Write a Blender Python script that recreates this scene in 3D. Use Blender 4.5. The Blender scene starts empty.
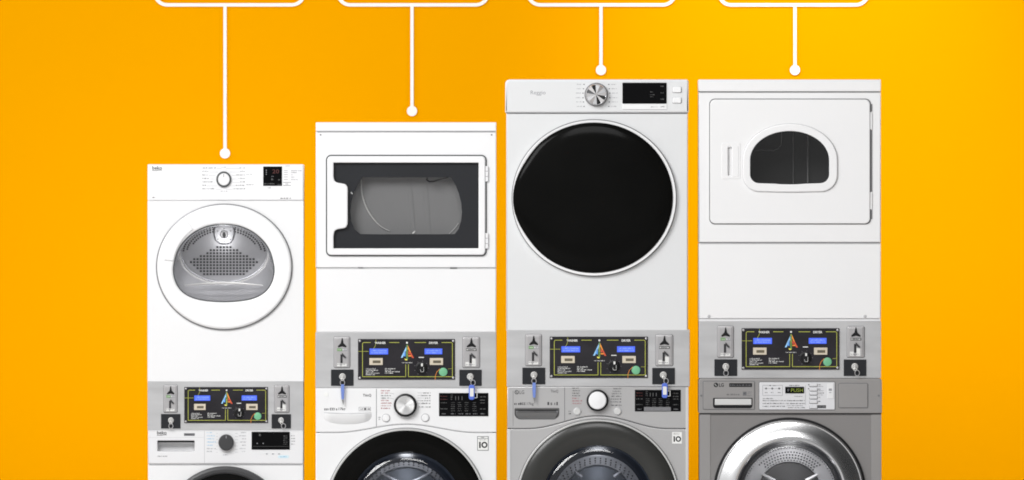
import bpy, bmesh, math, random
from mathutils import Vector
from mathutils.geometry import tessellate_polygon

C = bpy.context.scene
COL = C.collection
S = 0.0033            # metres for one unit of the layout grid
CX, FLOOR = 512.0, 645.0
PI = math.pi
rnd = random.Random(7)

def W(x, y, d=0.0):
    """layout grid (x right, y down, d towards the viewer) -> metres"""
    return Vector(((x - CX) * S, -d * S, (FLOOR - y) * S))

# ------------------------------------------------------------------ materials
def lin(c):
    c = c / 255.0
    return c / 12.92 if c <= 0.04045 else ((c + 0.055) / 1.055) ** 2.4
def rgb(r, g, b): return (lin(r), lin(g), lin(b), 1.0)

def mk(name, col, rough=0.4, metal=0.0, var=0.04, scale=(6, 6, 6), bump=0.0, coat=0.0,
       spec=0.5, emit=None, estr=0.0, aniso=0.0, rvar=0.0, bscale=None):
    m = bpy.data.materials.new(name); m.use_nodes = True
    nt = m.node_tree; N = nt.nodes; L = nt.links
    b = N['Principled BSDF']
    b.inputs['Roughness'].default_value = rough
    b.inputs['Metallic'].default_value = metal
    b.inputs['Specular IOR Level'].default_value = spec
    if coat:
        b.inputs['Coat Weight'].default_value = coat
        b.inputs['Coat Roughness'].default_value = 0.05
    tc = N.new('ShaderNodeTexCoord'); mp = N.new('ShaderNodeMapping')
    mp.inputs['Scale'].default_value = scale
    L.new(tc.outputs['Object'], mp.inputs['Vector'])
    oi = N.new('ShaderNodeObjectInfo'); ml = N.new('ShaderNodeMath'); ml.operation = 'MULTIPLY'; ml.inputs[1].default_value = 37.0
    L.new(oi.outputs['Random'], ml.inputs[0]); L.new(ml.outputs[0], mp.inputs['Location'])
    nz = N.new('ShaderNodeTexNoise'); nz.inputs['Scale'].default_value = 1.0
    nz.inputs['Detail'].default_value = 5.0
    L.new(mp.outputs['Vector'], nz.inputs['Vector'])
    mix = N.new('ShaderNodeMix'); mix.data_type = 'RGBA'
    lo = tuple(max(0, v * (1 - var)) for v in col[:3]) + (1,)
    hi = tuple(min(1, v * (1 + var)) for v in col[:3]) + (1,)
    mix.inputs[6].default_value = lo; mix.inputs[7].default_value = hi
    L.new(nz.outputs['Fac'], mix.inputs[0])
    L.new(mix.outputs[2], b.inputs['Base Color'])
    if rvar:
        mr = N.new('ShaderNodeMapRange')
        mr.inputs['To Min'].default_value = max(0.02, rough - rvar); mr.inputs['To Max'].default_value = rough + rvar
        L.new(nz.outputs['Fac'], mr.inputs['Value']); L.new(mr.outputs['Result'], b.inputs['Roughness'])
    if bump:
        n2 = nz
        if bscale:
            n2 = N.new('ShaderNodeTexNoise'); n2.inputs['Scale'].default_value = bscale; n2.inputs['Detail'].default_value = 3
            L.new(tc.outputs['Object'], n2.inputs['Vector'])
        bp = N.new('ShaderNodeBump'); bp.inputs['Strength'].default_value = bump
        bp.inputs['Distance'].default_value = 0.002
        L.new(n2.outputs['Fac'], bp.inputs['Height']); L.new(bp.outputs['Normal'], b.inputs['Normal'])
    if aniso:
        b.inputs['Anisotropic'].default_value = aniso
        tg = N.new('ShaderNodeTangent'); tg.direction_type = 'RADIAL'; tg.axis = 'Y'
        L.new(tg.outputs['Tangent'], b.inputs['Tangent'])
    if emit:
        b.inputs['Emission Color'].default_value = emit
        b.inputs['Emission Strength'].default_value = estr
    return m

def glass(name, tint=(1, 1, 1, 1), refl=0.07, rough=0.03):
    m = bpy.data.materials.new(name); m.use_nodes = True
    nt = m.node_tree; N = nt.nodes; L = nt.links
    N.remove(N['Principled BSDF'])
    out = N['Material Output']
    t = N.new('ShaderNodeBsdfTransparent'); t.inputs['Color'].default_value = tint
    g = N.new('ShaderNodeBsdfGlossy'); g.inputs['Roughness'].default_value = rough
    lw = N.new('ShaderNodeLayerWeight'); lw.inputs['Blend'].default_value = 0.25
    mr = N.new('ShaderNodeMapRange'); mr.inputs['To Min'].default_value = refl; mr.inputs['To Max'].default_value = 0.8
    L.new(lw.outputs['Fresnel'], mr.inputs['Value'])
    mx = N.new('ShaderNodeMixShader')
    L.new(mr.outputs['Result'], mx.inputs['Fac'])
    L.new(t.outputs[0], mx.inputs[1]); L.new(g.outputs[0], mx.inputs[2])
    L.new(mx.outputs[0], out.inputs['Surface'])
    return m

M = {}
M['white']      = mk('white_enamel', (0.79, 0.79, 0.795, 1), 0.32, var=0.012, bump=0.02, bscale=60)
M['white_b']    = mk('bright_white_enamel', (0.81, 0.81, 0.815, 1), 0.3, var=0.012, bump=0.02, bscale=60)
M['white_c']    = mk('cool_white_enamel', (0.69, 0.697, 0.702, 1), 0.3, var=0.015, bump=0.02, bscale=60)
M['white_d']    = mk('off_white_enamel', (0.80, 0.798, 0.80, 1), 0.34, var=0.015, bump=0.02, bscale=60)
M['plastic']    = mk('white_plastic', (0.80, 0.80, 0.81, 1), 0.35, var=0.015)
M['fascia']     = mk('pale_grey_plastic', (0.74, 0.74, 0.75, 1), 0.35, var=0.015)
M['seam']       = mk('grey_seam', (0.16, 0.16, 0.165, 1), 0.6)
M['seam_light'] = mk('light_grey_seam', (0.46, 0.46, 0.47, 1), 0.6)
M['ring_grey']  = mk('grey_trim', (0.22, 0.22, 0.23, 1), 0.35, metal=0.3)
M['steel']      = mk('brushed_steel', (0.51, 0.51, 0.515, 1), 0.38, metal=0.35, var=0.20, scale=(5, 5, 22), bump=0.03, rvar=0.07)
M['steel_lt']   = mk('drum_steel', (0.60, 0.60, 0.615, 1), 0.27, metal=0.6, var=0.08, scale=(14, 14, 14))
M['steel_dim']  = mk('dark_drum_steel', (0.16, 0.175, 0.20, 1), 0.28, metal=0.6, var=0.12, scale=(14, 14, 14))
M['chrome']     = mk('chrome', (0.80, 0.80, 0.81, 1), 0.12, metal=1.0, var=0.02)
M['chrome_soft']= mk('satin_chrome', (0.50, 0.49, 0.495, 1), 0.3, metal=0.5, var=0.06, scale=(9, 9, 9))
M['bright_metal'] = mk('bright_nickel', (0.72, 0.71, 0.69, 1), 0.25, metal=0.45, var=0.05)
M['drawer_metal'] = mk('dark_scoop_metal', (0.20, 0.20, 0.20, 1), 0.3, metal=0.8, var=0.05)
M['knob_metal'] = mk('turned_metal', (0.85, 0.85, 0.85, 1), 0.30, metal=0.75, var=0.02, aniso=0.85)
M['black']      = mk('black_plastic', (0.010, 0.010, 0.011, 1), 0.35, var=0.1, spec=0.25)
M['black_gl']   = mk('gloss_black', (0.005, 0.005, 0.0047, 1), 0.12, var=0.6, scale=(3, 3, 3), spec=0.045)
M['screen']     = mk('display_black', (0.004, 0.004, 0.0045, 1), 0.15, var=0.1, spec=0.08)
M['hole']       = mk('hole_black', (0.02, 0.02, 0.022, 1), 0.8)
M['charcoal']   = mk('charcoal_plastic', (0.021, 0.022, 0.025, 1), 0.38, var=0.10, spec=0.2)
M['dk_grey']    = mk('dark_grey_plastic', (0.05, 0.05, 0.052, 1), 0.35, var=0.06, spec=0.3)
M['mid_grey']   = mk('mid_grey_metal', (0.225, 0.225, 0.227, 1), 0.6, var=0.06, scale=(9, 9, 4), spec=0.2)
M['board']      = mk('control_board_film', (0.024, 0.0225, 0.026, 1), 0.22, var=0.6, scale=(9, 9, 14), spec=0.22)
M['yellow']     = mk('yellow_line', (0.46, 0.48, 0.07, 1), 0.5, var=0.3, scale=(40, 40, 40))
M['lcd']        = mk('blue_lcd', (0.04, 0.08, 0.40, 1), 0.3, emit=(0.055, 0.115, 0.80, 1), estr=0.8)
M['lcd_txt']    = mk('lcd_digits', (0.2, 0.28, 0.65, 1), 0.3, emit=(0.15, 0.23, 0.9, 1), estr=0.8)
M['beige']      = mk('beige_counter', (0.60, 0.53, 0.42, 1), 0.5)
M['brown']      = mk('counter_window', (0.14, 0.11, 0.055, 1), 0.4, var=0.2)
M['green']      = mk('green_button', (0.16, 0.45, 0.25, 1), 0.4)
M['knob_ring']  = mk('knob_ring_grey', (0.075, 0.08, 0.082, 1), 0.4, spec=0.3)
M['ink']        = mk('dark_ink', (0.055, 0.055, 0.058, 1), 0.6)
M['ink_lt']     = mk('grey_ink', (0.15, 0.15, 0.16, 1), 0.6)
M['ink_pale']   = mk('pale_ink', (0.30, 0.30, 0.32, 1), 0.6)
M['ink_red']    = mk('red_ink', (0.36, 0.09, 0.11, 1), 0.6)
M['ink_blue']   = mk('blue_ink', (0.28, 0.50, 0.68, 1), 0.6)
M['ink_white']  = mk('white_ink', (0.72, 0.72, 0.70, 1), 0.6)
M['ink_dim']    = mk('dim_ink', (0.10, 0.10, 0.10, 1), 0.6)
M['led_red']    = mk('red_led', (0.07, 0.012, 0.010, 1), 0.5, emit=(0.5, 0.03, 0.02, 1), estr=0.03)
M['led_green']  = mk('green_led', (0.15, 0.2, 0.02, 1), 0.5, emit=(0.55, 0.65, 0.08, 1), estr=0.16)
M['l_blue']     = mk('logo_blue', (0.10, 0.35, 0.85, 1), 0.5)
M['l_cyan']     = mk('logo_light_blue', (0.30, 0.58, 0.90, 1), 0.5)
M['l_green']    = mk('logo_green', (0.12, 0.28, 0.08, 1), 0.5)
M['l_yellow']   = mk('logo_yellow', (0.80, 0.72, 0.10, 1), 0.5)
M['l_orange']   = mk('logo_orange', (0.85, 0.28, 0.03, 1), 0.5)
M['l_red']      = mk('logo_red', (0.62, 0.08, 0.03, 1), 0.5)
M['silver']     = mk('silver_paint', (0.49, 0.485, 0.485, 1), 0.36, metal=0.45, var=0.06, scale=(4, 4, 4), bump=0.02, bscale=90)
M['silver_edge']= mk('pale_silver_trim', (0.66, 0.66, 0.65, 1), 0.35, metal=0.3)
M['taupe']      = mk('grey_painted_steel', (0.225, 0.216, 0.212, 1), 0.4, metal=0.15, var=0.05, scale=(5, 5, 5), bump=0.02, bscale=90)
M['taupe_lt']   = mk('light_grey_painted_steel', (0.285, 0.275, 0.27, 1), 0.4, metal=0.15, var=0.04)
M['tag_blue']   = mk('blue_plastic_tag', (0.09, 0.16, 0.62, 1), 0.35)
M['tag_strap']  = mk('blue_strap', (0.15, 0.23, 0.58, 1), 0.6, var=0.15, scale=(60, 60, 60))
M['paper']      = mk('white_paper', (0.80, 0.80, 0.78, 1), 0.7)
M['gasket']     = mk('grey_rubber', (0.07, 0.075, 0.08, 1), 0.5)
M['chalk']      = mk('white_trim', (0.93, 0.93, 0.90, 1), 0.6, var=0.01)
M['glass']      = glass('clear_glass', (0.97, 0.97, 0.98, 1), 0.05)
M['glass_grey'] = glass('grey_glass', (0.86, 0.86, 0.86, 1), 0.05)
M['glass_dark'] = glass('smoked_glass', (0.55, 0.57, 0.62, 1), 0.04)
M['black_drum'] = mk('dark_enamel_drum', (0.055, 0.055, 0.055, 1), 0.5, var=0.1, spec=0.2)
M['drum_line']  = mk('drum_edge_metal', (0.35, 0.35, 0.35, 1), 0.5)
M['backdrop']   = mk('orange_backdrop', (0.865, 0.366, 0.0, 1), 0.9, var=0.006, scale=(0.8, 0.8, 0.8), spec=0.0, bump=0.03, bscale=40)
M['floor']      = mk('pale_studio_floor', (0.62, 0.62, 0.62, 1), 0.6, var=0.03, scale=(2, 2, 2))

# ------------------------------------------------------------------ outlines
def arc(cx, cy, rx, ry, a0, a1, n):
    return [(cx + rx * math.cos(math.radians(a0 + (a1 - a0) * i / n)),
             cy - ry * math.sin(math.radians(a0 + (a1 - a0) * i / n))) for i in range(n + 1)]
def ell(cx, cy, rx, ry=None, n=72):
    ry = rx if ry is None else ry
    return arc(cx, cy, rx, ry, 0, 360, n)[:-1]
def rrect(x0, y0, x1, y1, r=1.0, n=5, tl=None, tr=None, bl=None, br=None):
    q = lambda v: max(0.05, r if v is None else v)
    tl, tr, bl, br = q(tl), q(tr), q(bl), q(br)
    o = []
    o += arc(x1 - tr, y0 + tr, tr, tr, 0, 90, n)
    o += arc(x0 + tl, y0 + tl, tl, tl, 90, 180, n)
    o += arc(x0 + bl, y1 - bl, bl, bl, 180, 270, n)
    o += arc(x1 - br, y1 - br, br, br, 270, 360, n)
    return o
def dome(x0, y0, x1, y1, ys, rb, n=28, sag=0.0):
    cx, rx = (x0 + x1) / 2, (x1 - x0) / 2
    o = arc(cx, ys, rx, ys - y0, 0, 180, n)
    o += arc(x0 + rb, y1 - rb - sag, rb, rb, 180, 270, 8)
    if sag: o += [(cx + rx * 0.4 * t, y1 - sag * t * t * 0.6) for t in (-1, -.5, 0, .5, 1)]
    o += arc(x1 - rb, y1 - rb - sag, rb, rb, 270, 360, 8)
    return o
def spline(p, per=6):
    o, n = [], len(p)
    for i in range(n):
        a, b, c, d = p[i - 1], p[i], p[(i + 1) % n], p[(i + 2) % n]
        for k in range(per):
            t = k / per; t2, t3 = t * t, t * t * t
            o.append(tuple(0.5 * (2 * b[j] + (c[j] - a[j]) * t + (2 * a[j] - 5 * b[j] + 4 * c[j] - d[j]) * t2
                                  + (3 * b[j] - a[j] - 3 * c[j] + d[j]) * t3) for j in (0, 1)))
    return o
def clean(o):
    r = []
    for p in o:
        if not r or (p[0] - r[-1][0]) ** 2 + (p[1] - r[-1][1]) ** 2 > 1e-6: r.append(p)
    if (r[0][0] - r[-1][0]) ** 2 + (r[0][1] - r[-1][1]) ** 2 < 1e-6: r.pop()
    return r
def area(o): return 0.5 * sum(o[i - 1][0] * o[i][1] - o[i][0] * o[i - 1][1] for i in range(len(o)))
def offset(o, t):
    """positive t moves the outline inwards"""
    s = 1 if area(o) > 0 else -1
    r, n = [], len(o)
    for i in range(n):
        a, b, c = o[i - 1], o[i], o[(i + 1) % n]
        e1 = Vector((b[0] - a[0], b[1] - a[1])); e2 = Vector((c[0] - b[0], c[1] - b[1]))
        e1.normalize(); e2.normalize()
        n1 = Vector((-e1.y, e1.x)) * s; n2 = Vector((-e2.y, e2.x)) * s
        m = n1 + n2
        k = max(0.35, 1 + n1.dot(n2))
        r.append((b[0] + m.x * t / k, b[1] + m.y * t / k))
    return r
def radial(o, cx, cy, n=96):
    """the outline re-sampled at n even angles round a centre"""
    res = []
    for i in range(n):
        a = 2 * PI * i / n; dx, dy = math.cos(a), -math.sin(a); best = None
        for j in range(len(o)):
            p, q = o[j - 1], o[j]
            ex, ey = q[0] - p[0], q[1] - p[1]
            den = dx * ey - dy * ex
            if abs(den) < 1e-9: continue
            t = ((p[0] - cx) * ey - (p[1] - cy) * ex) / den
            u = ((p[0] - cx) * dy - (p[1] - cy) * dx) / den
            if t > 0 and -1e-6 <= u <= 1 + 1e-6 and (best is None or t > best): best = t
        res.append((cx + dx * best, cy + dy * best))
    return res

# ------------------------------------------------------------------ mesh builder
class MB:
    def __init__(s): s.v, s.f, s.m, s.flat = [], [], [], set()
    def add(s, p): s.v.append(p); return len(s.v) - 1
    def face(s, idx, mat=0): s.f.append(tuple(idx)); s.m.append(mat)
    def ring(s, o, d): return [s.add((p[0], p[1], d)) for p in o]
    def strip(s, a, b, mat=0, closed=True):
        n = len(a)
        for i in range(n if closed else n - 1):
            j = (i + 1) % n
            s.face((a[i], a[j], b[j], b[i]), mat)
    def cap(s, loops, mat=0):
        pts = [[Vector((s.v[i][0], s.v[i][1], 0)) for i in l] for l in loops]
        flat = [i for l in loops for i in l]
        for t in tessellate_polygon(pts):
            s.flat.add(len(s.f)); s.face([flat[k] for k in t], mat)
        return s
    def plate(s, o, d0, d1, bevel=0.0, holes=(), mat=0, back=False, steps=3):
        o = clean(o)
        def edges(o, sign):
            rs = [s.ring(o, d0)]
            if bevel > 0:
                for k in range(steps + 1):
                    th = PI / 2 * k / steps
                    rs.append(s.ring(offset(o, sign * bevel * (1 - math.cos(th))), d1 - bevel + bevel * math.sin(th)))
            else: rs.append(s.ring(o, d1))
            for a, b in zip(rs, rs[1:]): s.strip(a, b, mat)
            return rs
        R = [edges(o, 1)] + [edges(clean(h), -1) for h in holes]
        s.cap([r[-1] for r in R], mat)
        if back: s.cap([r[0] for r in R], mat)
        return s
    def loft(s, rings, mat=0, cap_last=False, cap_first=False):
        rs = [s.ring(o, d) for o, d in rings]
        for a, b in zip(rs, rs[1:]): s.strip(a, b, mat)
        if cap_last: s.cap([rs[-1]], mat)
        if cap_first: s.cap([rs[0]], mat)
        return s
    def lathe(s, cx, cy, prof, n=64, mat=0, sx=1.0, sy=1.0, cap=True, mats=None):
        rs = [s.ring(ell(cx, cy, r * sx, r * sy, n), d) for r, d in prof]
        for k, (a, b) in enumerate(zip(rs, rs[1:])): s.strip(a, b, mats[k] if mats else mat)
        if cap: s.face(rs[-1], mats[-1] if mats else mat)
        return s
    def tube(s, pts, r, n=8, mat=0, closed=False):
        P = [Vector(p) for p in pts]; L = len(P); rs = []
        up = None
        for i in range(L):
            a = P[i - 1] if (closed or i > 0) else P[i]
            b = P[(i + 1) % L] if (closed or i < L - 1) else P[i]
            t = (b - a).normalized()
            ref = Vector((0, 0, 1)) if abs(t.z) < 0.9 else Vector((1, 0, 0))
            u = t.cross(ref).normalized(); w = t.cross(u).normalized()
            rr = r[i] if isinstance(r, (list, tuple)) else r
            rs.append([s.add(tuple(P[i] + (u * math.cos(2 * PI * k / n) + w * math.sin(2 * PI * k / n)) * rr)) for k in range(n)])
        for a, b in zip(rs, rs[1:]): s.strip(a, b, mat)
        if closed: s.strip(rs[-1], rs[0], mat)
        else: s.face(rs[0], mat); s.face(rs[-1], mat)
        return s
    def box(s, x0, y0, x1, y1, d0, d1, mat=0):
        return s.plate([(x0, y0), (x1, y0), (x1, y1), (x0, y1)], d0, d1, 0, (), mat)
    def quad(s, x0, y0, x1, y1, d, mat=0):
        s.face([s.add((x0, y0, d)), s.add((x1, y0, d)), s.add((x1, y1, d)), s.add((x0, y1, d))], mat); return s
    def disc(s, cx, cy, r, d, mat=0, n=8, ry=None):
        s.face(s.ring(ell(cx, cy, r, ry, n), d), mat); return s
    def line(s, pts, w, d, mat=0, closed=False):
        n = len(pts)
        for i in range(n if closed else n - 1):
            a, b = Vector(pts[i]), Vector(pts[(i + 1) % n])
            t = (b - a)
            if t.length < 1e-6: continue
            t.normalize(); nn = Vector((-t.y, t.x)) * w / 2; e = t * (w * 0.25)
            s.face([s.add((*(a - nn - e), d)), s.add((*(b - nn + e), d)), s.add((*(b + nn + e), d)), s.add((*(a + nn - e), d))], mat)
        return s
    def scribble(s, x0, y, x1, h, d, mat=0, words=True):
        """a line of print too small to read: rows of letter-sized strokes"""
        x = x0; left = rnd.randint(3, 8)
        while x < x1 - 0.2:
            w = min(h * rnd.uniform(0.42, 0.75), x1 - x)
            up = h * (0.0 if rnd.random() < 0.35 else 0.22)
            k = rnd.random()
            if k < 0.3: s.quad(x, y + up, x + w * 0.4, y + h, d, mat)
            elif k < 0.7:
                s.quad(x, y + up, x + w, y + up + h * 0.28, d, mat); s.quad(x, y + h * 0.72, x + w, y + h, d, mat)
                s.quad(x, y + up + h * 0.28, x + w * 0.35, y + h * 0.72, d, mat)
            else: s.quad(x, y + up, x + w, y + h, d, mat)
            x += w + h * 0.2; left -= 1
            if words and left <= 0: x += h * 0.5; left = rnd.randint(3, 8)
        return s
    def text(s, body, x0, y0, x1, y1, d, mat=0, bold=0.0, thick=0.15):
        cu = bpy.data.curves.new('lettering_outline', 'FONT'); cu.body = body; cu.size = 1.0
        cu.extrude = 0.0; cu.offset = bold; cu.resolution_u = 3
        ob = bpy.data.objects.new('lettering_outline', cu); COL.objects.link(ob)
        bpy.context.view_layer.update()
        me = bpy.data.meshes.new_from_object(ob.evaluated_get(bpy.context.evaluated_depsgraph_get()))
        xs = [v.co.x for v in me.vertices]; ys = [v.co.y for v in me.vertices]
        if xs:
            ax, bx, ay, by = min(xs), max(xs), min(ys), max(ys)
            fx = (x1 - x0) / (bx - ax); fy = (y1 - y0) / (by - ay)
            base = len(s.v)
            for v in me.vertices: s.v.append((x0 + (v.co.x - ax) * fx, y1 - (v.co.y - ay) * fy, d))
            for p in me.polygons: s.face([base + i for i in p.vertices], mat)
        bpy.data.objects.remove(ob); bpy.data.curves.remove(cu); bpy.data.meshes.remove(me)
        return s
    def build(s, name, mats, parent=None, smooth=32):
        if not isinstance(mats, (list, tuple)): mats = [mats]
        org = Vector((0, 0, 0)); p = parent
        if p is not None: org = Vector(p.get('_o', (0, 0, 0)))
        me = bpy.data.meshes.new(name)
        me.from_pydata([tuple(W(*v) - org) for v in s.v], [], s.f)
        for m in mats: me.materials.append(M[m])
        for i, p_ in enumerate(me.polygons): p_.material_index = s.m[i]; p_.use_smooth = i not in s.flat
        bm = bmesh.new(); bm.from_mesh(me)
        bmesh.ops.remove_doubles(bm, verts=bm.verts, dist=1e-6)
        bmesh.ops.recalc_face_normals(bm, faces=bm.faces)
        bm.to_mesh(me); bm.free()
        keep = [p_.use_smooth for p_ in me.polygons]
        me.set_sharp_from_angle(angle=math.radians(smooth))
        for p_, k_ in zip(me.polygons, keep): p_.use_smooth = k_
        ob = bpy.data.objects.new(name, me); COL.objects.link(ob)
        if parent is not None:
            ob.parent = parent; ob['_o'] = tuple(org)
        return ob

def build_parts(b, name, mats, parent, gap=5.0):
    """separate patches of print become parts of their own"""
    bb = []
    for f in b.f:
        xs = [b.v[i][0] for i in f]; ys = [b.v[i][1] for i in f]; bb.append((min(xs), min(ys), max(xs), max(ys)))
    grp = list(range(len(bb)))
    def find(i):
        while grp[i] != i: grp[i] = grp[grp[i]]; i = grp[i]
        return i
    for i in range(len(bb)):
        for j in range(i):
            p, q = bb[i], bb[j]
            if p[0] - gap < q[2] and q[0] - gap < p[2] and p[1] - gap < q[3] and q[1] - gap < p[3]: grp[find(i)] = find(j)
    sets = {}
    for i in range(len(bb)): sets.setdefault(find(i), []).append(i)
    for ids in sets.values():
        c = MB(); mp = {}; used = sorted({b.m[i] for i in ids}); names = mats if isinstance(mats, (list, tuple)) else [mats]
        for i in ids:
            c.face([mp.setdefault(k, len(mp)) for k in b.f[i]], used.index(b.m[i]))
        c.v = [b.v[k] for k, _ in sorted(mp.items(), key=lambda z: z[1])]
        c.build(name, [names[u] for u in used], parent)
def thing(name, label, cat, x, y, group=None):
    o = bpy.data.objects.new(name, None); COL.objects.link(o)
    o.empty_display_size = 0.1
    o.location = W(x, y, 0); o['_o'] = tuple(o.location)
    o['label'] = label; o['category'] = cat
    if group: o['group'] = group
    return o
def one(fn, name, mats, parent, **k):
    b = MB(); fn(b); return b.build(name, mats, parent, **k)
def copy_tree(o, parent=None):
    c = o.copy(); COL.objects.link(c)
    if parent is not None: c.parent = parent
    for ch in list(o.children): copy_tree(ch, c)
    return c
def legs(root, x0, x1, y):
    for x in (x0, x1):
        for d in (-22, -160):
            b = MB(); b.loft([(ell(x, y - 0, 1, 1, 4), d)], cap_last=False)
            b = MB()
            n = 16
            rs = []
            for (r, yy) in ((6, y - 12), (6, y - 5), (9, y - 4), (9, y - 0.2)):
                rs.append([b.add((x + r * math.cos(2 * PI * k / n), yy, d + r * math.sin(2 * PI * k / n))) for k in range(n)])
            for a, c in zip(rs, rs[1:]): b.strip(a, c)
            b.face(rs[0]); b.face(rs[-1])
            b.build('foot', 'charcoal', root)

# ================================================================== SETTING
def setting():
    me = bpy.data.meshes.new('floor')
    me.from_pydata([(-9, -12, 0), (9, -12, 0), (9, 3.3, 0), (-9, 3.3, 0)], [], [(0, 1, 2, 3)])
    me.materials.append(M['floor']); o = bpy.data.objects.new('floor', me); COL.objects.link(o); o['kind'] = 'structure'
    me = bpy.data.meshes.new('backdrop')
    me.from_pydata([(-9, 3.2, 0.003), (9, 3.2, 0.003), (9, 3.2, 6), (-9, 3.2, 6),
                    (-9, 3.26, 0.003), (9, 3.26, 0.003), (9, 3.26, 6), (-9, 3.26, 6)], [],
                   [(0, 1, 2, 3), (5, 4, 7, 6), (3, 2, 6, 7), (0, 3, 7, 4), (1, 5, 6, 2)])
    me.materials.append(M['backdrop']); o = bpy.data.objects.new('backdrop', me); COL.objects.link(o); o['kind'] = 'structure'
setting()

# white callout shapes fixed to the backdrop above each stack
CAM_D = 150.0
WALL = -(3.2 - 0.004) / S
def callout(x0, x1, xc, yd, label):
    k = (CAM_D + 3.19) / CAM_D
    fx = lambda x: CX + (x - CX) * k
    fy = lambda y: 240 + (y - 240) * k
    t = thing('callout_sign', label, 'sign', fx(xc), fy(yd), 'white callout signs on the orange backdrop')
    t.location.y = 3.2; t['_o'] = tuple(t.location)
    o = rrect(fx(x0), fy(-66), fx(x1), fy(6.6), 14.5, n=10)
    b = MB(); b.plate(o, WALL, WALL + 0.8, 0.1, holes=[offset(clean(o), 3.6)]); b.build('frame', 'chalk', t)
    b = MB(); b.plate(rrect(fx(xc) - 1.7, fy(6.0), fx(xc) + 1.7, fy(yd - 4.2), 0.3), WALL, WALL + 0.7, 0.1); b.build('pointer_line', 'chalk', t)
    b = MB(); b.lathe(fx(xc), fy(yd), [(5.3, WALL), (5.3, WALL + 0.8), (5.2, WALL + 0.9)], 32); b.build('dot', 'chalk', t)
callout(153, 306, 225, 153.3, 'white rounded callout frame with the longest pointer line, its dot above the smallest stack')
callout(336, 490, 412, 111, 'white callout frame with pointer line and dot above the dryer with wide rectangular window')
callout(526, 677, 601, 70, 'white callout frame with short pointer line, dot above the black round dryer door')
callout(717, 870, 795, 70, 'white callout frame with short pointer line, dot above the dryer with domed window')

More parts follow.
